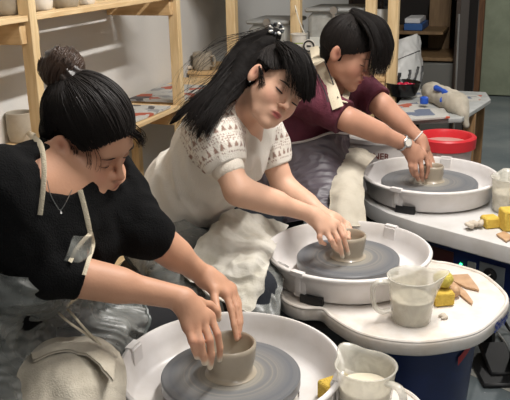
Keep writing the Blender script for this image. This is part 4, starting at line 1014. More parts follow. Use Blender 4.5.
def stool(c, h, label):
    h = .43
    t = thing('round_stool', label, 'stool', (c[0], c[1], 0)); MB().lathe([c[0], c[1], h-.04], [(.15, 0), (.16, .006), (.16, .034), (.15, .04), (0, .04)], 40).build('seat', M['black'], t)
    for k in range(4):
        a = k*PI/2+.6; MB().tube([[c[0]+.11*math.cos(a), c[1]+.11*math.sin(a), h-.04], [c[0]+.17*math.cos(a), c[1]+.17*math.sin(a), .0]], .013, 8).build('leg', M['black'], t)
    return t
# ------------------------------------------------------------------ nearest potter, black sweater
def px(*a): return at(*a)
J = dict(sh_n=at(-4, 186, 1.43), sh_f=at(112, 182, 1.71), neck=at(56, 168, 1.60), chest=at(38, 236, 1.60), pelvis=np.array([-.66, 1.53, .585]),
         el_n=at(49, 271, 1.50), wr_n=at(181, 298, 1.60), el_f=at(146, 232, 1.66), wr_f=at(203, 275, 1.76),
         hip_n=np.array([-.62, 1.42, .56]), hip_f=np.array([-.62, 1.62, .56]), knee_n=np.array([-.25, 1.20, .47]), knee_f=np.array([-.27, 1.86, .47]),
         ank_n=np.array([-.20, 1.16, .09]), ank_f=np.array([-.20, 1.90, .09]))
J['facing'] = _n(np.array([.8, -.3, -.25])); report('front', J)
H = head_frame(at(89, 134, 1.58), (.74, -.64, .17), (.43, .66, .61), .93)
root = thing('person', 'nearest person in a black sweater with a top bun bent over a clay bowl', 'person', (J['pelvis'][0], J['pelvis'][1], 0))
stool((-.68, 1.53), .47, 'black stool under the nearest person in the black sweater')
# hands
dN = 1.60
fN = [[at(188, 328, 1.585), at(192, 341, 1.575), at(195, 350, 1.585), at(197, 357, 1.60)],
      [at(195, 324, 1.595), at(200.5, 342, 1.583), at(203, 354, 1.59), at(204.5, 363, 1.605)],
      [at(203, 320.5, 1.61), at(209.5, 340, 1.597), at(211.5, 355, 1.602), at(210, 367, 1.617)],
      [at(210.5, 317, 1.628), at(217.5, 334, 1.615), at(220, 348, 1.62), at(219.5, 360, 1.635)],
      [at(199, 303, 1.64), at(210, 305, 1.66), at(216.5, 311, 1.665), at(218.5, 319, 1.67)]]
fF = [[at(232, 288, 1.81), at(238, 302, 1.80), at(240, 318, 1.775), at(238, 330, 1.765)],
      [at(232, 290, 1.79), at(238, 304, 1.78), at(240, 322, 1.76), at(239, 333, 1.75)],
      [at(230, 292, 1.77), at(236, 307, 1.755), at(238.5, 323, 1.742), at(239, 337, 1.735)],
      [at(226, 294, 1.75), at(231, 309, 1.735), at(234, 325, 1.725), at(237, 339, 1.72)],
      [at(214, 290, 1.735), at(215, 301, 1.715), at(217, 309, 1.70), at(219, 315, 1.695)]]
arms = limb(J['sh_n'], J['el_n'], .050, .040) + limb(J['el_n'], J['wr_n'], .038, .0245, bulge=(.28, .036)) + limb(J['sh_f'], J['el_f'], .050, .038) + limb(J['el_f'], J['wr_f'], .037, .0235, bulge=(.28, .036))
neckp = [cone(H['to']((-.025, 0, -.035)), J['neck'], .047, .050, .02), cone(H['to']((-.01, 0, -.06)), (J['sh_n']+J['sh_f'])/2+J['facing']*.02, .042, .05, .03)]
tor = torso_prims(J)
body = head_prims(H)+neckp+tor+arms+hand_prims(J['wr_n'], fN)+hand_prims(J['wr_f'], fF)+seated(J)
tips = [(f[-1], .0115, 1.0) for f in fN[:4]]+[(f[-1]+(f[-2]-f[-1])*.4, .006, .6) for f in fN[1:4]]+[(fF[3][-1], .006, .6), (fN[4][-1], .008, 1), (fF[4][-1], .009, 1)]
kn = [(f[1], .009) for f in fN[:4]]+[(f[0], .010) for f in fN[:4]]+[(f[-1], .010) for f in fF[:4]]+[(f[0], .01) for f in fF[:4]]
V, Q = sdf_mesh(body, .0030)
mkobj('body', V, Q, M['skin'], root, col=skin_color(V, H, tips, (196, 148, 120), kn))
face_details(H, root)
# hair: cap, hairline, bun
def hair_cap(H, c, r, planes, extra=(), h=.003, name='hair', mt=None, parent=None, disp=None):
    A = H['A']; s = H['s']
    def clip(P):
        q = (P-H['o'])@A.T/s; d = np.full(len(P), -1.)
        for n, p in planes:
            n = _n(n); d = np.maximum(d, (q-np.array(p))@n)
        return d*s
    # face opening as intersection of planes subtracted
    V, Q = sdf_mesh([ell(H['to'](c), np.array(r)*s, A, .02)]+list(extra), h, clip=None, disp=(lambda P: opening(P)) if False else disp)
    return V, Q
def hair_field(H, opening):
    """returns displacement that removes the face opening; opening: function of local coords, >0 where hair must vanish"""
    def f(P):
        q = (P-H['o'])@H['A'].T/H['s']; return opening(q)
    return f
def face_open(front=.058, zt=.062, yw=.056, back=.010, k=.0):
    # local test: front of a curved hairline, below the fringe
    def f(P, H=None): pass
    def g(q):
        y = np.abs(q[:, 1])
        line = .080-.9*np.maximum(0, y-.035)-6*np.maximum(0, y-.055)**1.5      # hairline height against width
        xb = .012+.0*y                                                          # hair stays behind the ear line at the sides
        inside = np.minimum(q[:, 0]-xb-(.022*np.clip((q[:, 2]-.0)/.06, 0, 1)), line-q[:, 2])
        lower = np.minimum(-.034-q[:, 2]+.0, q[:, 0]+.024)                      # nothing below the ears in front of the nape
        nape = -.074-q[:, 2]
        ear = .024-np.sqrt(((q[:, 0]-.001)/1.0)**2+((np.abs(q[:, 1])-.086)/1.2)**2+((q[:, 2]+.006)/1.35)**2)
        return np.maximum(np.maximum(np.maximum(inside, lower), nape), ear)
    return g
def make_hair(H, c, r, g, extra=(), h=.003, fold=.0012, fsc=.012):
    def clip(P):
        q = (P-H['o'])@H['A'].T/H['s']; return g(q)*H['s']*.8
    return sdf_mesh([ell(H['to'](c), np.array(r)*H['s'], H['A'], .02)]+list(extra), h, clip=clip, disp=lambda P: noise3(P, fsc, 5)*fold)
hc, hr = (-.016, 0, .032), (.104, .084, .096)
V, Q = make_hair(H, hc, hr, face_open(), extra=[ell(H['to']((-.056, 0, -.030)), np.array([.046, .068, .050])*H['s'], H['A'], .03)])
hair = mkobj('hair', V, Q, M['hair'], root)
bunl = np.array([-.105, -.012, .098])
st = [(.082, 0, .070), (.078, -.03, .066), (.066, -.05, .050), (.040, -.068, .02), (.022, -.077, .030), (-.026, -.083, .036), (-.040, -.080, .0), (-.05, -.07, -.05), (-.07, -.04, -.07)]
st2 = [(p[0], -p[1], p[2]) for p in st]
cap_strands(H, hc, hr, st, bunl, 700, 1, M['hair_strand'], hair); cap_strands(H, hc, hr, st2, bunl, 350, 2, M['hair_strand'], hair)
bc_ = at(62, 68, 1.55); ax_ = _n(bc_-H['to']((-.06, 0, .07)))
V, Q = sdf_mesh([ell(bc_, (.042, .040, .044), None, .01), cone(bc_-ax_*.03, H['to']((-.075, -.01, .085)), .026, .028, .02)], .003, disp=lambda P: .0022*np.sin(((P-bc_)@_n([.5, .2, .8]))*330+3*np.sin((P-bc_)@_n([1, .3, -.4])*60)))
bn_ = mkobj('hair_bun', V, Q, M['bun'], hair)
gs = []
t_ = np.cross(ax_, [0, 0, 1]); t_ = _n(t_); b_ = np.cross(ax_, t_)
for k in range(26):
    a0 = k*2*PI/26; tilt = .5+.25*math.sin(k*2.1); pts = []
    for q in np.linspace(0, 1, 9):
        a = a0+q*2.6; z = -.030+.062*q+.006*math.sin(k); rr = math.sqrt(max(.0001, 1-(z/.046)**2))*.0435
        pts.append(bc_+t_*rr*math.cos(a)+b_*rr*math.sin(a)+ax_*z)
    gs.append(pts)
for k in range(0, 26, 1): pass
strands(gs[::1], 420, (.0015, .0015), .0011, .0012, 16, 5, M['bun_strand'], .8, 'hair_strands', bn_)
strands([[H['to']((-.08, -.02, .085)), bc_-ax_*.02+[.02, 0, .01], bc_+[.03, .0, -.01], bc_+[.045, 0, -.02]], [H['to']((-.09, -.03, .06)), bc_+[0.0, -.03, -.04], bc_+[-.02, -.01, -.06], bc_+[-.05, 0, -.075]]], 30, (.006, .02), .0006, .005, 14, 6, None, .3, 'flyaway_hair', bn_)
# loose hair by the temple
strands([[H['to']((.03, -.07, .04)), H['to']((.055, -.066, .01)), H['to']((.062, -.062, -.02)), H['to']((.058, -.060, -.05))], [H['to']((.05, -.062, .045)), H['to']((.075, -.054, .02)), H['to']((.078, -.052, -.01)), H['to']((.072, -.052, -.035))]], 14, (.005, .007), .0005, .002, 12, 8, None, .3, 'loose_strands', hair)
strands([[H['to']((.012, -.076, .01)), H['to']((.014, -.079, -.02)), H['to']((.018, -.075, -.045))], [H['to']((.03, -.074, .02)), H['to']((.036, -.071, -.01)), H['to']((.034, -.068, -.035))]], 16, (.004, .004), .0005, .001, 10, 9, None, .3, 'sideburn', hair)
strands([[H['to']((.075, .0, .075)), H['to']((.1, .02, .06)), H['to']((.105, .05, .03))], [H['to']((.06, .05, .06)), H['to']((.09, .07, .035)), H['to']((.08, .085, .0))]], 60, (.004, .006), .0008, .002, 10, 10, None, .3, 'loose_strands', hair)
# sweater
cuffN = J['el_n']+(J['wr_n']-J['el_n'])*.23; cuffF = J['el_f']+(J['wr_f']-J['el_f'])*.24
sw = inflate(tor, .012)+[cone(J['sh_n'], J['el_n'], .064, .050, .03), cone(J['el_n'], cuffN, .050, .044, .02), cone(J['sh_f'], J['el_f'], .062, .054, .03), cone(J['el_f'], cuffF, .054, .046, .02)]
nk = J['neck']; nkc = (H['to']((-.01, 0, -.05)))
sw += [cone(nk+(nkc-nk)*.08+J['facing']*.035, nkc+J['facing']*.02, .070, .100, .006, -1)]
for q_, r_ in (((58, 171), .042), ((72, 178), .032), ((51, 161), .028), ((58, 154), .028), ((68, 161), .030)):
    sw.append(ball(drape_(q_[0], q_[1], sw[:7]), r_, .006, -1))
def clipc(P):
    a = (P-cuffN)@_n(J['wr_n']-J['el_n']); b = (P-cuffF)@_n(J['wr_f']-J['el_f'])
    nearN = np.linalg.norm(P-cuffN, axis=1) < .066; nearF = np.linalg.norm(P-cuffF, axis=1) < .066
    d = np.full(len(P), -1.); d = np.where(nearN, np.maximum(d, a), d); return np.where(nearF, np.maximum(d, b), d)
V, Q = sdf_mesh(sw, .0045, disp=lambda P: noise3(P, .05, 4)*.004+(1-2*np.abs(noise3(P, .035, 8)))*.0022, clip=clipc)
swt = mkobj('black_sweater', V, Q, M['sweat'], root)
V, Q = sdf_mesh(inflate(seated(J), .014)+inflate([tor[0]], .013), .007, disp=lambda P: noise3(P, .06, 6)*.004); mkobj('black_trousers', V, Q, M['blacktr'], root); foot(J, root, (1, 0, 0))
# snap points onto the front surface of a set of prims along the view ray
def drape(px_, py_, prims, off=.004, d0=1.0, d1=3.5, default=None):
    r = RC @ np.array([(px_-255)/F, -(py_-200)/F, -1.0]); t = d0
    for _ in range(60):
        p = CP+r*t; d = field(prims, p[None])[0]
        if d < off: return p
        t += max(d-off, .0008)/np.linalg.norm(r)*.9
        if t > d1: break
    return at(px_, py_, default or d1)
def on_tape(pts, prims, w, m, name, parent, off=.006, flat=.18, n=6):
    P = [drape(x, y, prims, off) for x, y in pts]; P = crom(P, n); N = CP-P[len(P)//2]
    return MB().tube(P, w, 8, flat=flat, nrm=_n(N)).build(name, m, parent)
bib = thing  # alias kept short
on_tape([(34, 137), (41, 146), (44, 165), (43, 190), (40, 215)], [p for p in sw if p[6] == 1]+neckp, .0055, M['cream'], 'apron_strap', root)
on_tape([(80, 190), (84, 205), (88, 222), (90, 233)], [p for p in sw if p[6] == 1]+neckp, .0050, M['cream'], 'apron_strap', root)
on_tape([(91, 233), (84, 240), (76, 250), (70, 262)], [p for p in sw if p[6] == 1], .0040, M['cream'], 'apron_binding', root)
on_tape([(91, 233), (93, 245), (88, 262), (84, 275)], [p for p in sw if p[6] == 1], .0040, M['cream'], 'apron_binding', root)
on_tape([(26, 131), (34, 137)], [p for p in sw if p[6] == 1]+neckp, .008, M['cream'], 'collar_label', root)
ch_ = [drape(x, y, [p for p in sw if p[6] == 1]+neckp, .003) for x, y in ((47, 180), (50, 193), (56, 205), (60.5, 210), (66, 202), (72, 190))]
MB().tube(crom(ch_, 8), .0008, 6).build('necklace', M['steel'], root); MB().lathe(ch_[3]-[0, 0, .006], [(0, -.005), (.004, 0), (0, .006)], 10).build('pendant', M['steel'], root)
# clear apron: bib on the chest and skirt over the lap
sw_pos = [p for p in sw if p[6] == 1]+[ball((0,0,-5),.01,.01)]
surf = inflate(tor, .02)+inflate(seated(J), .03)+[cone(J['sh_n'], J['el_n'], .064, .056, .03)]
rows = [[drape(x, y, inflate(tor, .016), .014, default=1.6) for x in xs] for y, xs in ((236, (74, 82, 91)), (250, (68, 78, 92)), (266, (62, 76, 89)), (282, (58, 74, 86)))]
V, Q, G = patch(rows, 30, 30, .004, .04, 3, ridge=True, thick=.0012); mkobj('apron_bib', V, Q, M['apron'], root)
lsurf = inflate(tor, .016)+inflate(seated(J), .014)+inflate([tor[0]], .013)
def lapz(x, y, z, prims=None, off=.018):
    p = onz(x, y, z); q = drape(x, y, prims or lsurf, off, default=9., d1=3.5)
    dp = (CP-p)@RC[:, 2]; dq = (CP-q)@RC[:, 2]
    return q if dq < dp else p
rows = [[lapz(-25, 250, .78), lapz(0, 272, .78), lapz(50, 280, .76), lapz(88, 288, .70), lapz(112, 292, .66)],
        [lapz(-25, 290, .70), lapz(0, 296, .70), lapz(50, 302, .68), lapz(100, 300, .645), lapz(136, 299, .61)],
        [lapz(-25, 325, .66), lapz(0, 330, .665), lapz(60, 332, .65), lapz(112, 326, .62), lapz(147, 316, .585)],
        [lapz(-25, 365, .62), lapz(0, 368, .63), lapz(60, 366, .615), lapz(112, 352, .585), lapz(143, 338, .545)],
        [lapz(-25, 430, .56), lapz(0, 430, .57), lapz(55, 420, .56), lapz(104, 390, .53), lapz(136, 358, .50)]]
V, Q, G = patch(rows, 130, 130, .0070, .030, 7, ridge=True, thick=.0012, an=(.35, 1, .7)); ap = mkobj('apron_skirt', V, Q, M['apronb'], root)
e = np.concatenate([G[30:, -1]]); MB().tube(e[::4], .0045, 6).build('apron_binding', mat('grey_binding', S(92, 98, 96), .4), root)
for k, pts in enumerate((((42, 292, .72), (52, 306, .71), (66, 320, .69), (80, 330, .67), (99, 343, .64)), ((50, 290, .72), (58, 300, .71), (72, 314, .69), (86, 330, .67), (101, 345, .64)), ((44, 290, .725), (54, 293, .725), (60, 297, .72), (58, 300, .715), (50, 297, .72)))):
    MB().tube(crom([onz(x, y, z+.04) for x, y, z in pts], 8), .0034, 7, flat=.6).build('apron_tie', M['cord'], root)
# towel on the lap
rows = [[onz(28, 352, .655), onz(52, 341, .66), onz(80, 337, .655), onz(104, 340, .65), onz(121, 350, .63)],
        [onz(18, 368, .65), onz(46, 358, .67), onz(78, 356, .675), onz(106, 360, .66), onz(126, 372, .62)],
        [onz(14, 388, .62), onz(42, 382, .65), onz(78, 382, .66), onz(106, 386, .64), onz(128, 396, .59)],
        [onz(10, 420, .57), onz(40, 425, .60), onz(78, 425, .61), onz(108, 425, .58), onz(130, 425, .53)],
        [onz(8, 470, .47), onz(40, 470, .50), onz(78, 470, .51), onz(108, 470, .48), onz(130, 460, .44)]]
V, Q, _ = patch(rows, 80, 80, .007, .06, 9, ridge=False, thick=.009)
tw = mkobj('lap_towel', V, Q, M['towel'], None, label='cream terry towel over the lap of the nearest person in black', cat='towel')
rows = [[onz(30, 354, .662), onz(54, 343, .672), onz(84, 341, .665), onz(106, 345, .66), onz(118, 356, .645)], [onz(33, 360, .672), onz(58, 350, .682), onz(82, 352, .685), onz(100, 364, .682), onz(113, 381, .668)], ]
rows = [rows[0], [(a+b)/2+[0, 0, .008] for a, b in zip(rows[0], rows[1])], rows[1]]
V, Q, _ = patch(rows, 30, 60, .002, .03, 11, thick=.006); mkobj('folded_edge', V, Q, M['towel'], tw)
PEOPLE_FRONT = J
# ------------------------------------------------------------------ middle potter, white knit blouse
J = dict(sh_n=at(207, 122, 2.17), sh_f=at(260, 124, 2.46), neck=at(238, 110, 2.29), chest=at(213, 158, 2.35), pelvis=np.array([-.285, 2.43, .585]),
         el_n=at(238, 191, 2.12), wr_n=at(311, 214, 2.24), el_f=at(284, 188, 2.47), wr_f=at(329, 219, 2.37),
         hip_n=np.array([-.25, 2.33, .56]), hip_f=np.array([-.22, 2.51, .56]), knee_n=np.array([-.02, 2.00, .52]), knee_f=np.array([.10, 2.68, .50]),
         ank_n=np.array([.0, 1.86, .09]), ank_f=np.array([.12, 2.62, .09]))
J['facing'] = _n(np.array([.75, -.45, -.25])); report('mid', J)
H = head_frame(at(275, 88.5, 2.15), (.45, -.36, .82), (.60, .79, .015), .93)
root = thing('person', 'middle person in a white knit blouse with long half-tied dark hair over one shoulder', 'person', (J['pelvis'][0], J['pelvis'][1], 0))
stool((-.30, 2.44), .47, 'black stool under the middle person in the white blouse')
fN = [[at(320, 230, 2.22), at(319.5, 237, 2.215), at(321, 242, 2.225), at(325, 244, 2.24)],
      [at(326, 231, 2.225), at(331, 240, 2.215), at(334, 246, 2.225), at(338, 251, 2.245)],
      [at(332, 228, 2.235), at(338, 239, 2.225), at(340.5, 248, 2.235), at(342.5, 257, 2.25)],
      [at(337, 224, 2.25), at(343, 236, 2.24), at(346, 245, 2.25), at(348.5, 254, 2.26)],
      [at(322, 219, 2.28), at(333, 221, 2.31), at(340, 226, 2.33), at(343, 234, 2.335)]]
fF = [[at(341, 220, 2.43), at(348, 224, 2.43), at(351, 230, 2.42), at(352, 236, 2.40)], [at(341, 221, 2.41), at(348, 226, 2.405), at(351, 232, 2.39), at(351, 238, 2.37)],
      [at(340, 222, 2.39), at(346, 227, 2.38), at(348.5, 233, 2.365), at(349, 239, 2.35)], [at(338, 222, 2.37), at(343, 227, 2.36), at(345, 232, 2.35), at(346, 238, 2.34)],
      [at(332, 222, 2.35), at(337, 225, 2.335), at(341, 229, 2.325), at(343, 234, 2.32)]]
arms = limb(J['sh_n'], J['el_n'], .048, .037) + limb(J['el_n'], J['wr_n'], .0365, .0235, bulge=(.28, .035)) + limb(J['sh_f'], J['el_f'], .048, .037) + limb(J['el_f'], J['wr_f'], .0355, .023, bulge=(.28, .034))
neckp = [cone(H['to']((-.025, 0, -.035)), J['neck'], .047, .052, .02), cone(H['to']((-.01, 0, -.06)), (J['sh_n']+J['sh_f'])/2+J['facing']*.03, .040, .05, .03)]
tor = torso_prims(J, .94)
body = head_prims(H)+neckp+tor+arms+hand_prims(J['wr_n'], fN, .95)+hand_prims(J['wr_f'], fF, .92)+seated(J)
tips = [(fN[2][-1], .012, 1), (fN[3][-1], .011, 1), (fN[1][-1], .009, .6), (fN[3][2], .007, .5), (at(320, 229, 2.20), .006, .6)]
kn = [(f[1], .008) for f in fN[:4]]+[(f[0], .009) for f in fN[:4]]
V, Q = sdf_mesh(body, .0035)
mkobj('body', V, Q, M['skin'], root, col=skin_color(V, H, tips, (214, 170, 144), kn)); face_details(H, root, thick=1.5)
hc, hr = (-.016, 0, .034), (.108, .088, .100)
V, Q = make_hair(H, hc, hr, face_open(), h=.0035)
hair = mkobj('hair', V, Q, M['hair'], root)
tie = at(276, 33, 2.20)
tl = (tie-H['o'])@H['A'].T/H['s']
st = [(.078, .02, .075), (.078, -.02, .072), (.068, -.045, .056), (.040, -.068, .03), (.024, -.079, .034), (-.026, -.085, .038), (-.042, -.082, .0), (-.05, -.07, -.05), (-.07, -.04, -.07)]
cap_strands(H, hc, hr, st, tl, 500, 3, M['hair_strand'], hair, rad=.0012)
def mass(lst, h=.004, amp=.004, name='hair_lock'):
    pr = []
    for g, r in lst:
        c = crom(g, 4); rr = np.interp(np.linspace(0, 1, len(c)), np.linspace(0, 1, len(r)), r)
        for i in range(len(c)-1): pr.append(cone(c[i], c[i+1], rr[i], rr[i+1], .012))
    V, Q = sdf_mesh(pr, h, disp=lambda P: noise3(P*[1, 1, .45], .012, 6)*amp); return mkobj(name, V, Q, M['hair'], hair)
gA = [at(274, 35, 2.21), at(250, 46, 2.22), at(232, 64, 2.19), at(214, 88, 2.15), at(192, 104, 2.12), at(170, 124, 2.12)]
gB = [at(270, 42, 2.18), at(248, 58, 2.17), at(235, 79, 2.13), at(215, 103, 2.08), at(204, 122, 2.055), at(197, 139, 2.05)]
gC = [at(262, 55, 2.14), at(247, 72, 2.14), at(236, 92, 2.12), at(222, 106, 2.08), at(211, 122, 2.05), at(206, 134, 2.045)]
mass([(gA, (.022, .028, .024, .016, .010, .004)), (gB, (.020, .024, .020, .012, .006, .003)), (gC, (.014, .016, .014, .008, .004, .003))], amp=.002)
strands([gA, gB, gC], 800, (.010, .013), .0010, .006, 22, 11, None, .4, 'hair_strands', hair)
up = np.array([0, 0, 1.])
gD = [p+up*.022 for p in gA]; strands([gD, gA], 50, (.009, .016), .0009, .006, 20, 12, None, .4, 'hair_strands', hair)
strands([[at(262, 34, 2.2), at(228, 38, 2.2), at(205, 50, 2.2), at(196, 72, 2.2), at(190, 98, 2.18)], [at(262, 32, 2.2), at(222, 48, 2.2), at(200, 64, 2.2), at(183, 80, 2.2), at(176, 112, 2.15)]], 20, (.010, .020), .0006, .006, 20, 13, None, .3, 'flyaway_hair', hair)
strands([[at(222, 104, 2.07), at(214, 118, 2.04), at(206, 128, 2.03), at(208, 142, 2.03)], [at(214, 104, 2.07), at(204, 118, 2.03), at(194, 130, 2.03), at(198, 146, 2.03)]], 40, (.006, .009), .0007, .008, 16, 14, None, .3, 'loose_strands', hair)
# fringe falling over the far side of the forehead
b0, b1 = at(279, 44, 2.10), at(287, 47, 2.12)
gE = [[at(277, 46, 2.09), at(285, 58, 2.05), at(287, 74, 2.035), at(280, 92, 2.045)], [b0, at(290, 56, 2.05), at(296, 76, 2.035), at(295, 99, 2.05)],
      [b0, at(297, 58, 2.06), at(304, 80, 2.055), at(304, 103, 2.075)], [b1, at(300, 60, 2.09), at(308, 80, 2.10), at(309, 104, 2.12)], [b1, at(301, 58, 2.14), at(311, 76, 2.17), at(313, 98, 2.19)]]
mass([(gE[2], (.010, .015, .008, .003)), (gE[3], (.013, .018, .012, .003)), (gE[4], (.014, .020, .013, .003))], amp=.0015, name='fringe')
strands(gE[1:], 760, (.007, .009), .0009, .003, 18, 15, None, .3, 'fringe_strands', hair)
strands(gE[:2], 60, (.004, .006), .0007, .003, 18, 16, None, .3, 'fringe_strands', hair)
strands([[at(262, 70, 2.08), at(264, 84, 2.075), at(263, 98, 2.08)], [at(259, 66, 2.09), at(260, 80, 2.09), at(258, 92, 2.10)]], 50, (.003, .004), .0006, .002, 12, 17, None, .3, 'sideburn', hair)
# beaded hair tie
t_ = thing  # noqa
m = MB(); m2 = MB(); R_ = np.random.default_rng(4)
for k in range(30):
    a = k*2*PI/15; r = .015+.005*(k % 2); p = tie+cdir((math.cos(a)*1.25, math.sin(a)*.7+.1, .55))*r+cdir((0, .3, 1))*.016
    (m if k % 3 else m2).lathe(p, [(0, -.0045), (.0035, -.003), (.0048, 0), (.0035, .003), (0, .0045)], 10)
m.build('hair_tie_beads', mat('dark_beads', S(70, 72, 76), .15, metal=.6), hair, sharp=90); m2.build('hair_tie_pearls', mat('pearls', S(220, 216, 208), .25), hair, sharp=90)
ep = H['to']((.002, -.083, -.034)); MB().lathe(ep, [(0, -.003), (.0028, 0), (0, .003)], 8).build('earring', M['steel'], root)
# blouse with lace sleeves
cuffN = J['sh_n']+(J['el_n']-J['sh_n'])*.66; cuffF = J['sh_f']+(J['el_f']-J['sh_f'])*.66
dN, dF = _n(J['el_n']-J['sh_n']), _n(J['el_f']-J['sh_f'])
pv, ch = J['pelvis'], J['chest']; lat = _n(J['sh_f']-J['sh_n'])
sw = inflate(tor, .016)+[cone(J['sh_n'], J['sh_n']+dN*.06, .058, .070, .03), cone(J['sh_n']+dN*.06, cuffN-dN*.035, .070, .060, .03), cone(cuffN-dN*.03, cuffN, .050, .0485, .008),
      cone(J['sh_f'], J['sh_f']+dF*.06, .058, .068, .03), cone(J['sh_f']+dF*.06, cuffF-dF*.035, .068, .058, .03), cone(cuffF-dF*.03, cuffF, .049, .048, .008),
      cone((ch+pv)/2+lat*-.03, pv+[.10, -.03, .06], .13, .105, .06), cone((ch+pv)/2+lat*.04, pv+[.08, .05, .06], .11, .10, .06)]
nk = J['neck']; nkc = H['to']((-.01, 0, -.05)); neckcut = cone(nk+(nkc-nk)*.30+J['facing']*.035, nkc, .062, .085, .006, -1)
sw.append(neckcut); sw.append(cone(nk+J['facing']*.10+[0, 0, .01], nkc+J['facing']*.06, .055, .06, .006, -1))
def clipb(P):
    a = (P-cuffN)@dN; b = (P-cuffF)@dF; d = np.full(len(P), -1.)
    d = np.where(np.linalg.norm(P-cuffN, axis=1) < .075, np.maximum(d, a), d); return np.where(np.linalg.norm(P-cuffF, axis=1) < .075, np.maximum(d, b), d)
V, Q = sdf_mesh(sw, .0042, disp=lambda P: noise3(P, .05, 4)*.005+(1-2*np.abs(noise3(P*[1, 1, .5], .045, 8)))*.005, clip=clipb)
def lace(V):
    c = np.tile(lin(236, 229, 218), (len(V), 1))
    for s, e, dd in ((J['sh_n'], J['el_n'], dN), (J['sh_f'], J['el_f'], dF)):
        q = V-s; h = q@dd; L = np.linalg.norm(cuffN-J['sh_n']); rad = q-h[:, None]*dd; r = np.linalg.norm(rad, axis=1)
        u = _n(np.cross(dd, [0, 0, 1])); w = np.cross(dd, u); an = np.arctan2(rad@w, rad@u)*.065
        on = (h > -.055) & (h < L-.018) & (r < .095) & (((V-ch)@_n(s-ch)) > .10)
        row = np.floor(h/.024).astype(int); fr = h/.024-row; ph = (an/.020+row*.5); fx = np.abs((ph % 1)-.5)*2
        tri = (fx < fr*.85) & (fr > .12) & (fr < .80); dot = (((h/.007) % 1 > .5) & ((an/.007) % 1 > .5))
        hole = on & np.where(row % 2 == 0, tri, dot)
        c[hole] = lin(158, 128, 112)
    return c
mkobj('knit_blouse', V, Q, M['blouse'], root, col=lace(V))
V, Q = sdf_mesh([cone(cuffN-dN*.022, cuffN+dN*.004, .0475, .0465, .004), cone(cuffN-dN*.05, cuffN+dN*.05, .038, .036, .004, -1)], .004); mkobj('sleeve_cuff', V, Q, mat('cuff_knit', S(230, 220, 206), .9, bump=(300, .4)), root)
V, Q = sdf_mesh(inflate(seated(J), .014)+inflate([tor[0]], .008), .007, disp=lambda P: noise3(P, .06, 6)*.004); mkobj('dark_trousers', V, Q, M['denim'], root); foot(J, root, (1, -.3, 0))
rows = [[at(140, 203, 2.44), at(170, 216, 2.36), at(198, 226, 2.32), at(218, 238, 2.36)],
        [at(119, 222, 2.42), at(150, 240, 2.27), at(180, 252, 2.24), at(206, 262, 2.28)],
        [at(122, 246, 2.36), at(146, 262, 2.22), at(176, 275, 2.17), at(210, 286, 2.14)],
        [at(138, 272, 2.28), at(158, 288, 2.18), at(182, 300, 2.13), at(212, 312, 2.10)]]
V, Q, G = patch(rows, 90, 90, .006, .030, 12, an=(.4, 1, .7), ridge=True, thick=.0012); mkobj('apron_skirt', V, Q, M['apronb'], root)
eg = np.concatenate([G[:, 0][10:], G[-1, 1:]])+_n(CP-G[-1, 0])*.002
MB().tube(eg[::3], .0058, 6).build('apron_binding', M['black'], root)
rows = [[at(262, 262, 2.24), at(275, 262, 2.27), at(288, 268, 2.28)], [at(246, 290, 2.12), at(262, 290, 2.14), at(280, 296, 2.16)], [at(240, 330, 2.06), at(258, 335, 2.08), at(280, 330, 2.10)]]
V, Q, G = patch(rows, 40, 40, .008, .04, 14, ridge=True, thick=.0012); mkobj('apron_skirt', V, Q, M['apronb'], root)
tr_ = inflate(seated(J), .016)+inflate([tor[0]], .010)+sw[:-2]
def tz(x, y, d, off=.036):
    q = drape(x, y, tr_, off, default=9., d1=4.); p = at(x, y, d); return q if (CP-q)@RC[:, 2] < d else p
rows = [[at(214, 222, 2.36), at(228, 210, 2.40), at(248, 212, 2.46), at(270, 219, 2.54), at(288, 226, 2.58)],
        [tz(198, 242, 2.26), tz(218, 236, 2.30), tz(242, 235, 2.35), tz(264, 236, 2.42), at(280, 238, 2.50)],
        [tz(184, 268, 2.17), tz(206, 264, 2.17), tz(232, 262, 2.19), tz(256, 258, 2.24), tz(272, 255, 2.28)],
        [tz(183, 275, 2.14), tz(206, 284, 2.10), tz(232, 286, 2.09), tz(252, 282, 2.13), tz(266, 276, 2.18)],
        [tz(196, 284, 2.10), tz(216, 298, 2.05), tz(238, 308, 2.03), tz(251, 312, 2.03), tz(262, 292, 2.12)]]
V, Q, _ = patch(rows, 90, 90, .006, .05, 15, ridge=True, thick=.004)
mkobj('lap_towel', V, Q, M['towelw'], None, label='white crumpled cloth over the lap of the middle person beside the wheel', cat='towel')
# ------------------------------------------------------------------ farthest potter, maroon shirt
J = dict(sh_n=at(296, 92, 2.78), sh_f=at(350, 80, 3.02), neck=at(322, 78, 2.89), chest=at(306, 120, 2.94), pelvis=np.array([.03, 3.04, .585]),
         el_n=at(347, 119, 2.70), wr_n=at(405, 144, 2.81), el_f=at(380, 104, 2.94), wr_f=at(419, 139, 2.93),
         hip_n=np.array([.05, 2.94, .56]), hip_f=np.array([.09, 3.13, .56]), knee_n=np.array([.30, 2.63, .53]), knee_f=np.array([.34, 3.40, .50]),
         ank_n=np.array([.36, 2.52, .09]), ank_f=np.array([.34, 3.36, .09]))
J['facing'] = _n(np.array([.8, -.4, -.25])); report('far', J)
H = head_frame(at(346.5, 51.5, 2.74), (.80, -.53, .28), (.42, .75, .42), 1.0)
root = thing('person', 'farthest person in a maroon shirt and short black bob, wearing a silver watch', 'person', (J['pelvis'][0], J['pelvis'][1], 0))
stool((.02, 3.05), .47, 'black stool under the farthest person in the maroon shirt')
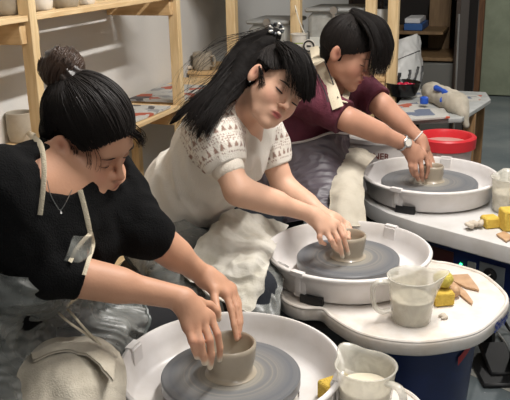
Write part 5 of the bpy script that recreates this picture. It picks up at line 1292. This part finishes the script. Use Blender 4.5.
fN = [[at(410, 159, 2.82), at(410.5, 166, 2.82), at(411.5, 171, 2.83), at(414, 176, 2.84)], [at(415, 160, 2.82), at(415.5, 169, 2.82), at(416.5, 175, 2.83), at(418.5, 181, 2.85)],
      [at(420, 158.5, 2.83), at(421.5, 168, 2.83), at(422, 175, 2.84), at(422.5, 182, 2.86)], [at(425, 156, 2.85), at(428, 165, 2.85), at(428, 171, 2.86), at(426, 178, 2.87)],
      [at(417, 148, 2.86), at(423, 153, 2.89), at(428, 160, 2.90), at(430, 167, 2.90)]]
fF = [[at(427, 148, 2.97), at(431, 156, 2.98), at(433, 162, 2.98), at(434, 169, 2.97)], [at(426, 149, 2.95), at(430, 157, 2.96), at(432, 163, 2.955), at(433, 170, 2.945)],
      [at(425, 150, 2.93), at(428.5, 158, 2.935), at(430, 164, 2.93), at(431, 170, 2.92)], [at(423, 150, 2.91), at(426, 158, 2.91), at(428, 164, 2.905), at(429, 169, 2.90)],
      [at(421, 145, 2.92), at(423, 150, 2.91), at(425, 155, 2.90), at(427, 160, 2.89)]]
arms = limb(J['sh_n'], J['el_n'], .050, .040) + limb(J['el_n'], J['wr_n'], .039, .026, bulge=(.3, .039)) + limb(J['sh_f'], J['el_f'], .050, .040) + limb(J['el_f'], J['wr_f'], .039, .026, bulge=(.28, .038))
neckp = [cone(H['to']((-.025, 0, -.035)), J['neck'], .050, .055, .02), cone(H['to']((-.01, 0, -.06)), (J['sh_n']+J['sh_f'])/2+J['facing']*.03, .042, .05, .03)]
tor = torso_prims(J, 1.0)
V, Q = sdf_mesh(head_prims(H)+neckp+tor+arms+hand_prims(J['wr_n'], fN, 1.05)+hand_prims(J['wr_f'], fF, 1.0)+seated(J), .004)
mkobj('body', V, Q, M['skin'], root, col=skin_color(V, H, [(fN[2][-1], .010, .8), (fN[1][-1], .010, .8)], (188, 140, 116), [(f[0], .01) for f in fN[:4]])); face_details(H, root)
hc, hr = (-.008, 0, .030), (.095, .084, .095)
def bob_open(q):
    y = np.abs(q[:, 1]); line = .068-.9*np.maximum(0, y-.035)
    inside = np.minimum(q[:, 0]-.014-(.022*np.clip((q[:, 2])/.06, 0, 1)), line-q[:, 2])
    return np.maximum(np.maximum(inside, -.088-q[:, 2]), np.minimum(-.03-q[:, 2], q[:, 0]+.03))
V, Q = make_hair(H, hc, hr, bob_open, h=.004, extra=[ell(H['to']((-.036, 0, -.025)), np.array([.046, .068, .046])*H['s'], H['A'], .03)])
hair = mkobj('hair', V, Q, M['hair'], root)
crown = (-.02, .0, .14)
st = [(.09, -.02, .055), (.07, -.06, .035), (.03, -.085, .01), (.0, -.09, -.015), (-.03, -.09, -.04), (-.06, -.070, -.055), (-.09, -.03, -.05), (-.105, .02, -.03)]
cap_strands(H, hc, hr, st, crown, 520, 21, M['hair_strand'], hair, rad=.0014)
gF = [[at(350, 14, 2.70), at(362, 24, 2.62), at(372, 42, 2.61), at(369, 62, 2.62), at(368, 80, 2.64)], [at(352, 13, 2.70), at(369, 26, 2.63), at(378, 46, 2.62), at(377, 64, 2.64), at(372, 82, 2.66)],
      [at(354, 13, 2.72), at(376, 26, 2.67), at(386, 46, 2.69), at(386, 62, 2.71), at(381, 74, 2.73)], [at(354, 13, 2.74), at(379, 26, 2.75), at(388, 44, 2.79), at(389, 58, 2.81), at(386, 68, 2.82)]]
mass([(gF[1][:4], (.010, .016, .012, .003)), (gF[2][:4], (.016, .024, .018, .005)), (gF[3][:4], (.018, .026, .020, .006))], amp=.0015, name='fringe')
strands(gF[1:], 620, (.009, .011), .0012, .003, 18, 22, None, .3, 'fringe_strands', hair)
strands(gF[:2], 150, (.005, .008), .0010, .003, 18, 23, None, .3, 'fringe_strands', hair)
cuffN = J['sh_n']+(J['el_n']-J['sh_n'])*.95; cuffF = J['sh_f']+(J['el_f']-J['sh_f'])*.92; dN, dF = _n(J['el_n']-J['sh_n']), _n(J['el_f']-J['sh_f'])
sw = inflate(tor, .016)+[cone(J['sh_n'], cuffN, .070, .062, .03), cone(J['sh_f'], cuffF, .070, .062, .03)]
nk = J['neck']; nkc = H['to']((-.01, 0, -.05)); sw.append(cone(nk+(nkc-nk)*.30+J['facing']*.03, nkc, .062, .080, .006, -1))
V, Q = sdf_mesh(sw, .005, disp=lambda P: noise3(P, .05, 4)*.005+(1-2*np.abs(noise3(P, .035, 8)))*.003, clip=clipb)
mkobj('maroon_shirt', V, Q, M['maroon'], root)
V, Q = sdf_mesh(inflate(seated(J), .014)+inflate([tor[0]], .008), .008, disp=lambda P: noise3(P, .06, 6)*.004); mkobj('dark_trousers', V, Q, M['blacktr'], root); foot(J, root, (1, -.2, 0))
srf = sw[:-1]+neckp
on_tape([(314, 47), (317, 58), (322, 68), (328, 80), (333, 92), (338, 108)], srf, .020, M['cream'], 'apron_strap', root, off=.010, flat=.10)
on_tape([(320, 50), (324, 60), (329, 72), (334, 86), (338, 98)], srf, .0022, M['black'], 'strap_piping', root, off=.016, flat=.5)
on_tape([(311, 52), (313, 62), (318, 76), (325, 92), (328, 102)], srf, .0022, M['black'], 'strap_piping', root, off=.016, flat=.5)
on_tape([(349, 84), (347, 92), (344, 102)], srf, .012, M['cream'], 'apron_strap', root, off=.010, flat=.12)
rows = [[at(256, 142, 3.02), at(282, 144, 2.86), at(310, 140, 2.80), at(330, 133, 2.80), at(348, 134, 2.92)],
        [at(256, 165, 3.00), at(284, 166, 2.84), at(312, 163, 2.77), at(334, 156, 2.79), at(350, 154, 2.92)],
        [at(262, 192, 2.92), at(288, 190, 2.76), at(314, 188, 2.69), at(334, 184, 2.70), at(346, 184, 2.76)],
        [at(272, 225, 2.84), at(292, 222, 2.70), at(314, 218, 2.62), at(332, 214, 2.62), at(342, 214, 2.66)]]
V, Q, G = patch(rows, 110, 110, .0045, .030, 22, ridge=True, thick=.002, an=(.35, 1, .6)); mkobj('plastic_apron', V, Q, M['apronp'], root)
MB().tube((G[0]+_n(CP-G[0, 40])*.003)[::4], .0045, 6).build('apron_binding', mat('pale_binding', S(176, 168, 166), .5), root)
rows = [[at(341, 152, 2.90), at(352, 148, 2.95), at(364, 149, 3.0), at(376, 156, 3.03)], [at(334, 172, 2.76), at(345, 168, 2.76), at(356, 168, 2.78), at(364, 172, 2.80)],
        [at(330, 195, 2.63), at(341, 193, 2.60), at(353, 193, 2.60), at(364, 196, 2.62)], [at(328, 226, 2.56), at(340, 226, 2.53), at(354, 226, 2.53), at(367, 224, 2.55)]]
V, Q, _ = patch(rows, 60, 60, .007, .07, 19, thick=.006)
mkobj('lap_towel', V, Q, M['towel'], None, label='beige towel hanging over the knee of the farthest person in maroon', cat='towel')
# watch and bracelet
ad = _n(J['wr_n']-J['el_n']); wc_ = J['wr_n']-ad*.012; u = _n(np.cross(ad, CP-wc_)); w_ = np.cross(ad, u); w_ = w_ if w_@(CP-wc_) > 0 else -w_
wt = MB().tube([wc_+(u*math.cos(a)*1.02+w_*math.sin(a))*.0285 for a in np.linspace(0, 2*PI, 32, endpoint=False)], .0065, 8, closed=True, flat=.35, nrm=None)
wtch = wt.build('watch_strap', M['steel'], root)
fcn = _n(w_*.9-u*.25); MB().lathe(wc_+fcn*.0285, [(.016, 0), (.0175, .002), (.0175, .006), (.015, .008), (0, .008)], 28, ax=fcn).build('watch_case', M['steel'], root)
MB().lathe(wc_+fcn*.0367, [(.0135, 0), (.0135, .0006), (0, .0006)], 28, ax=fcn).build('watch_face', M['ceramw'], root)
ad = _n(J['wr_f']-J['el_f']); wc_ = J['wr_f']-ad*.010; u = _n(np.cross(ad, CP-wc_)); w_ = np.cross(ad, u)
MB().tube([wc_+(u*math.cos(a)+w_*math.sin(a))*.0285 for a in np.linspace(0, 2*PI, 32, endpoint=False)], .0028, 8, closed=True).build('bracelet', mat('pale_bracelet', S(220, 214, 210), .3), root)
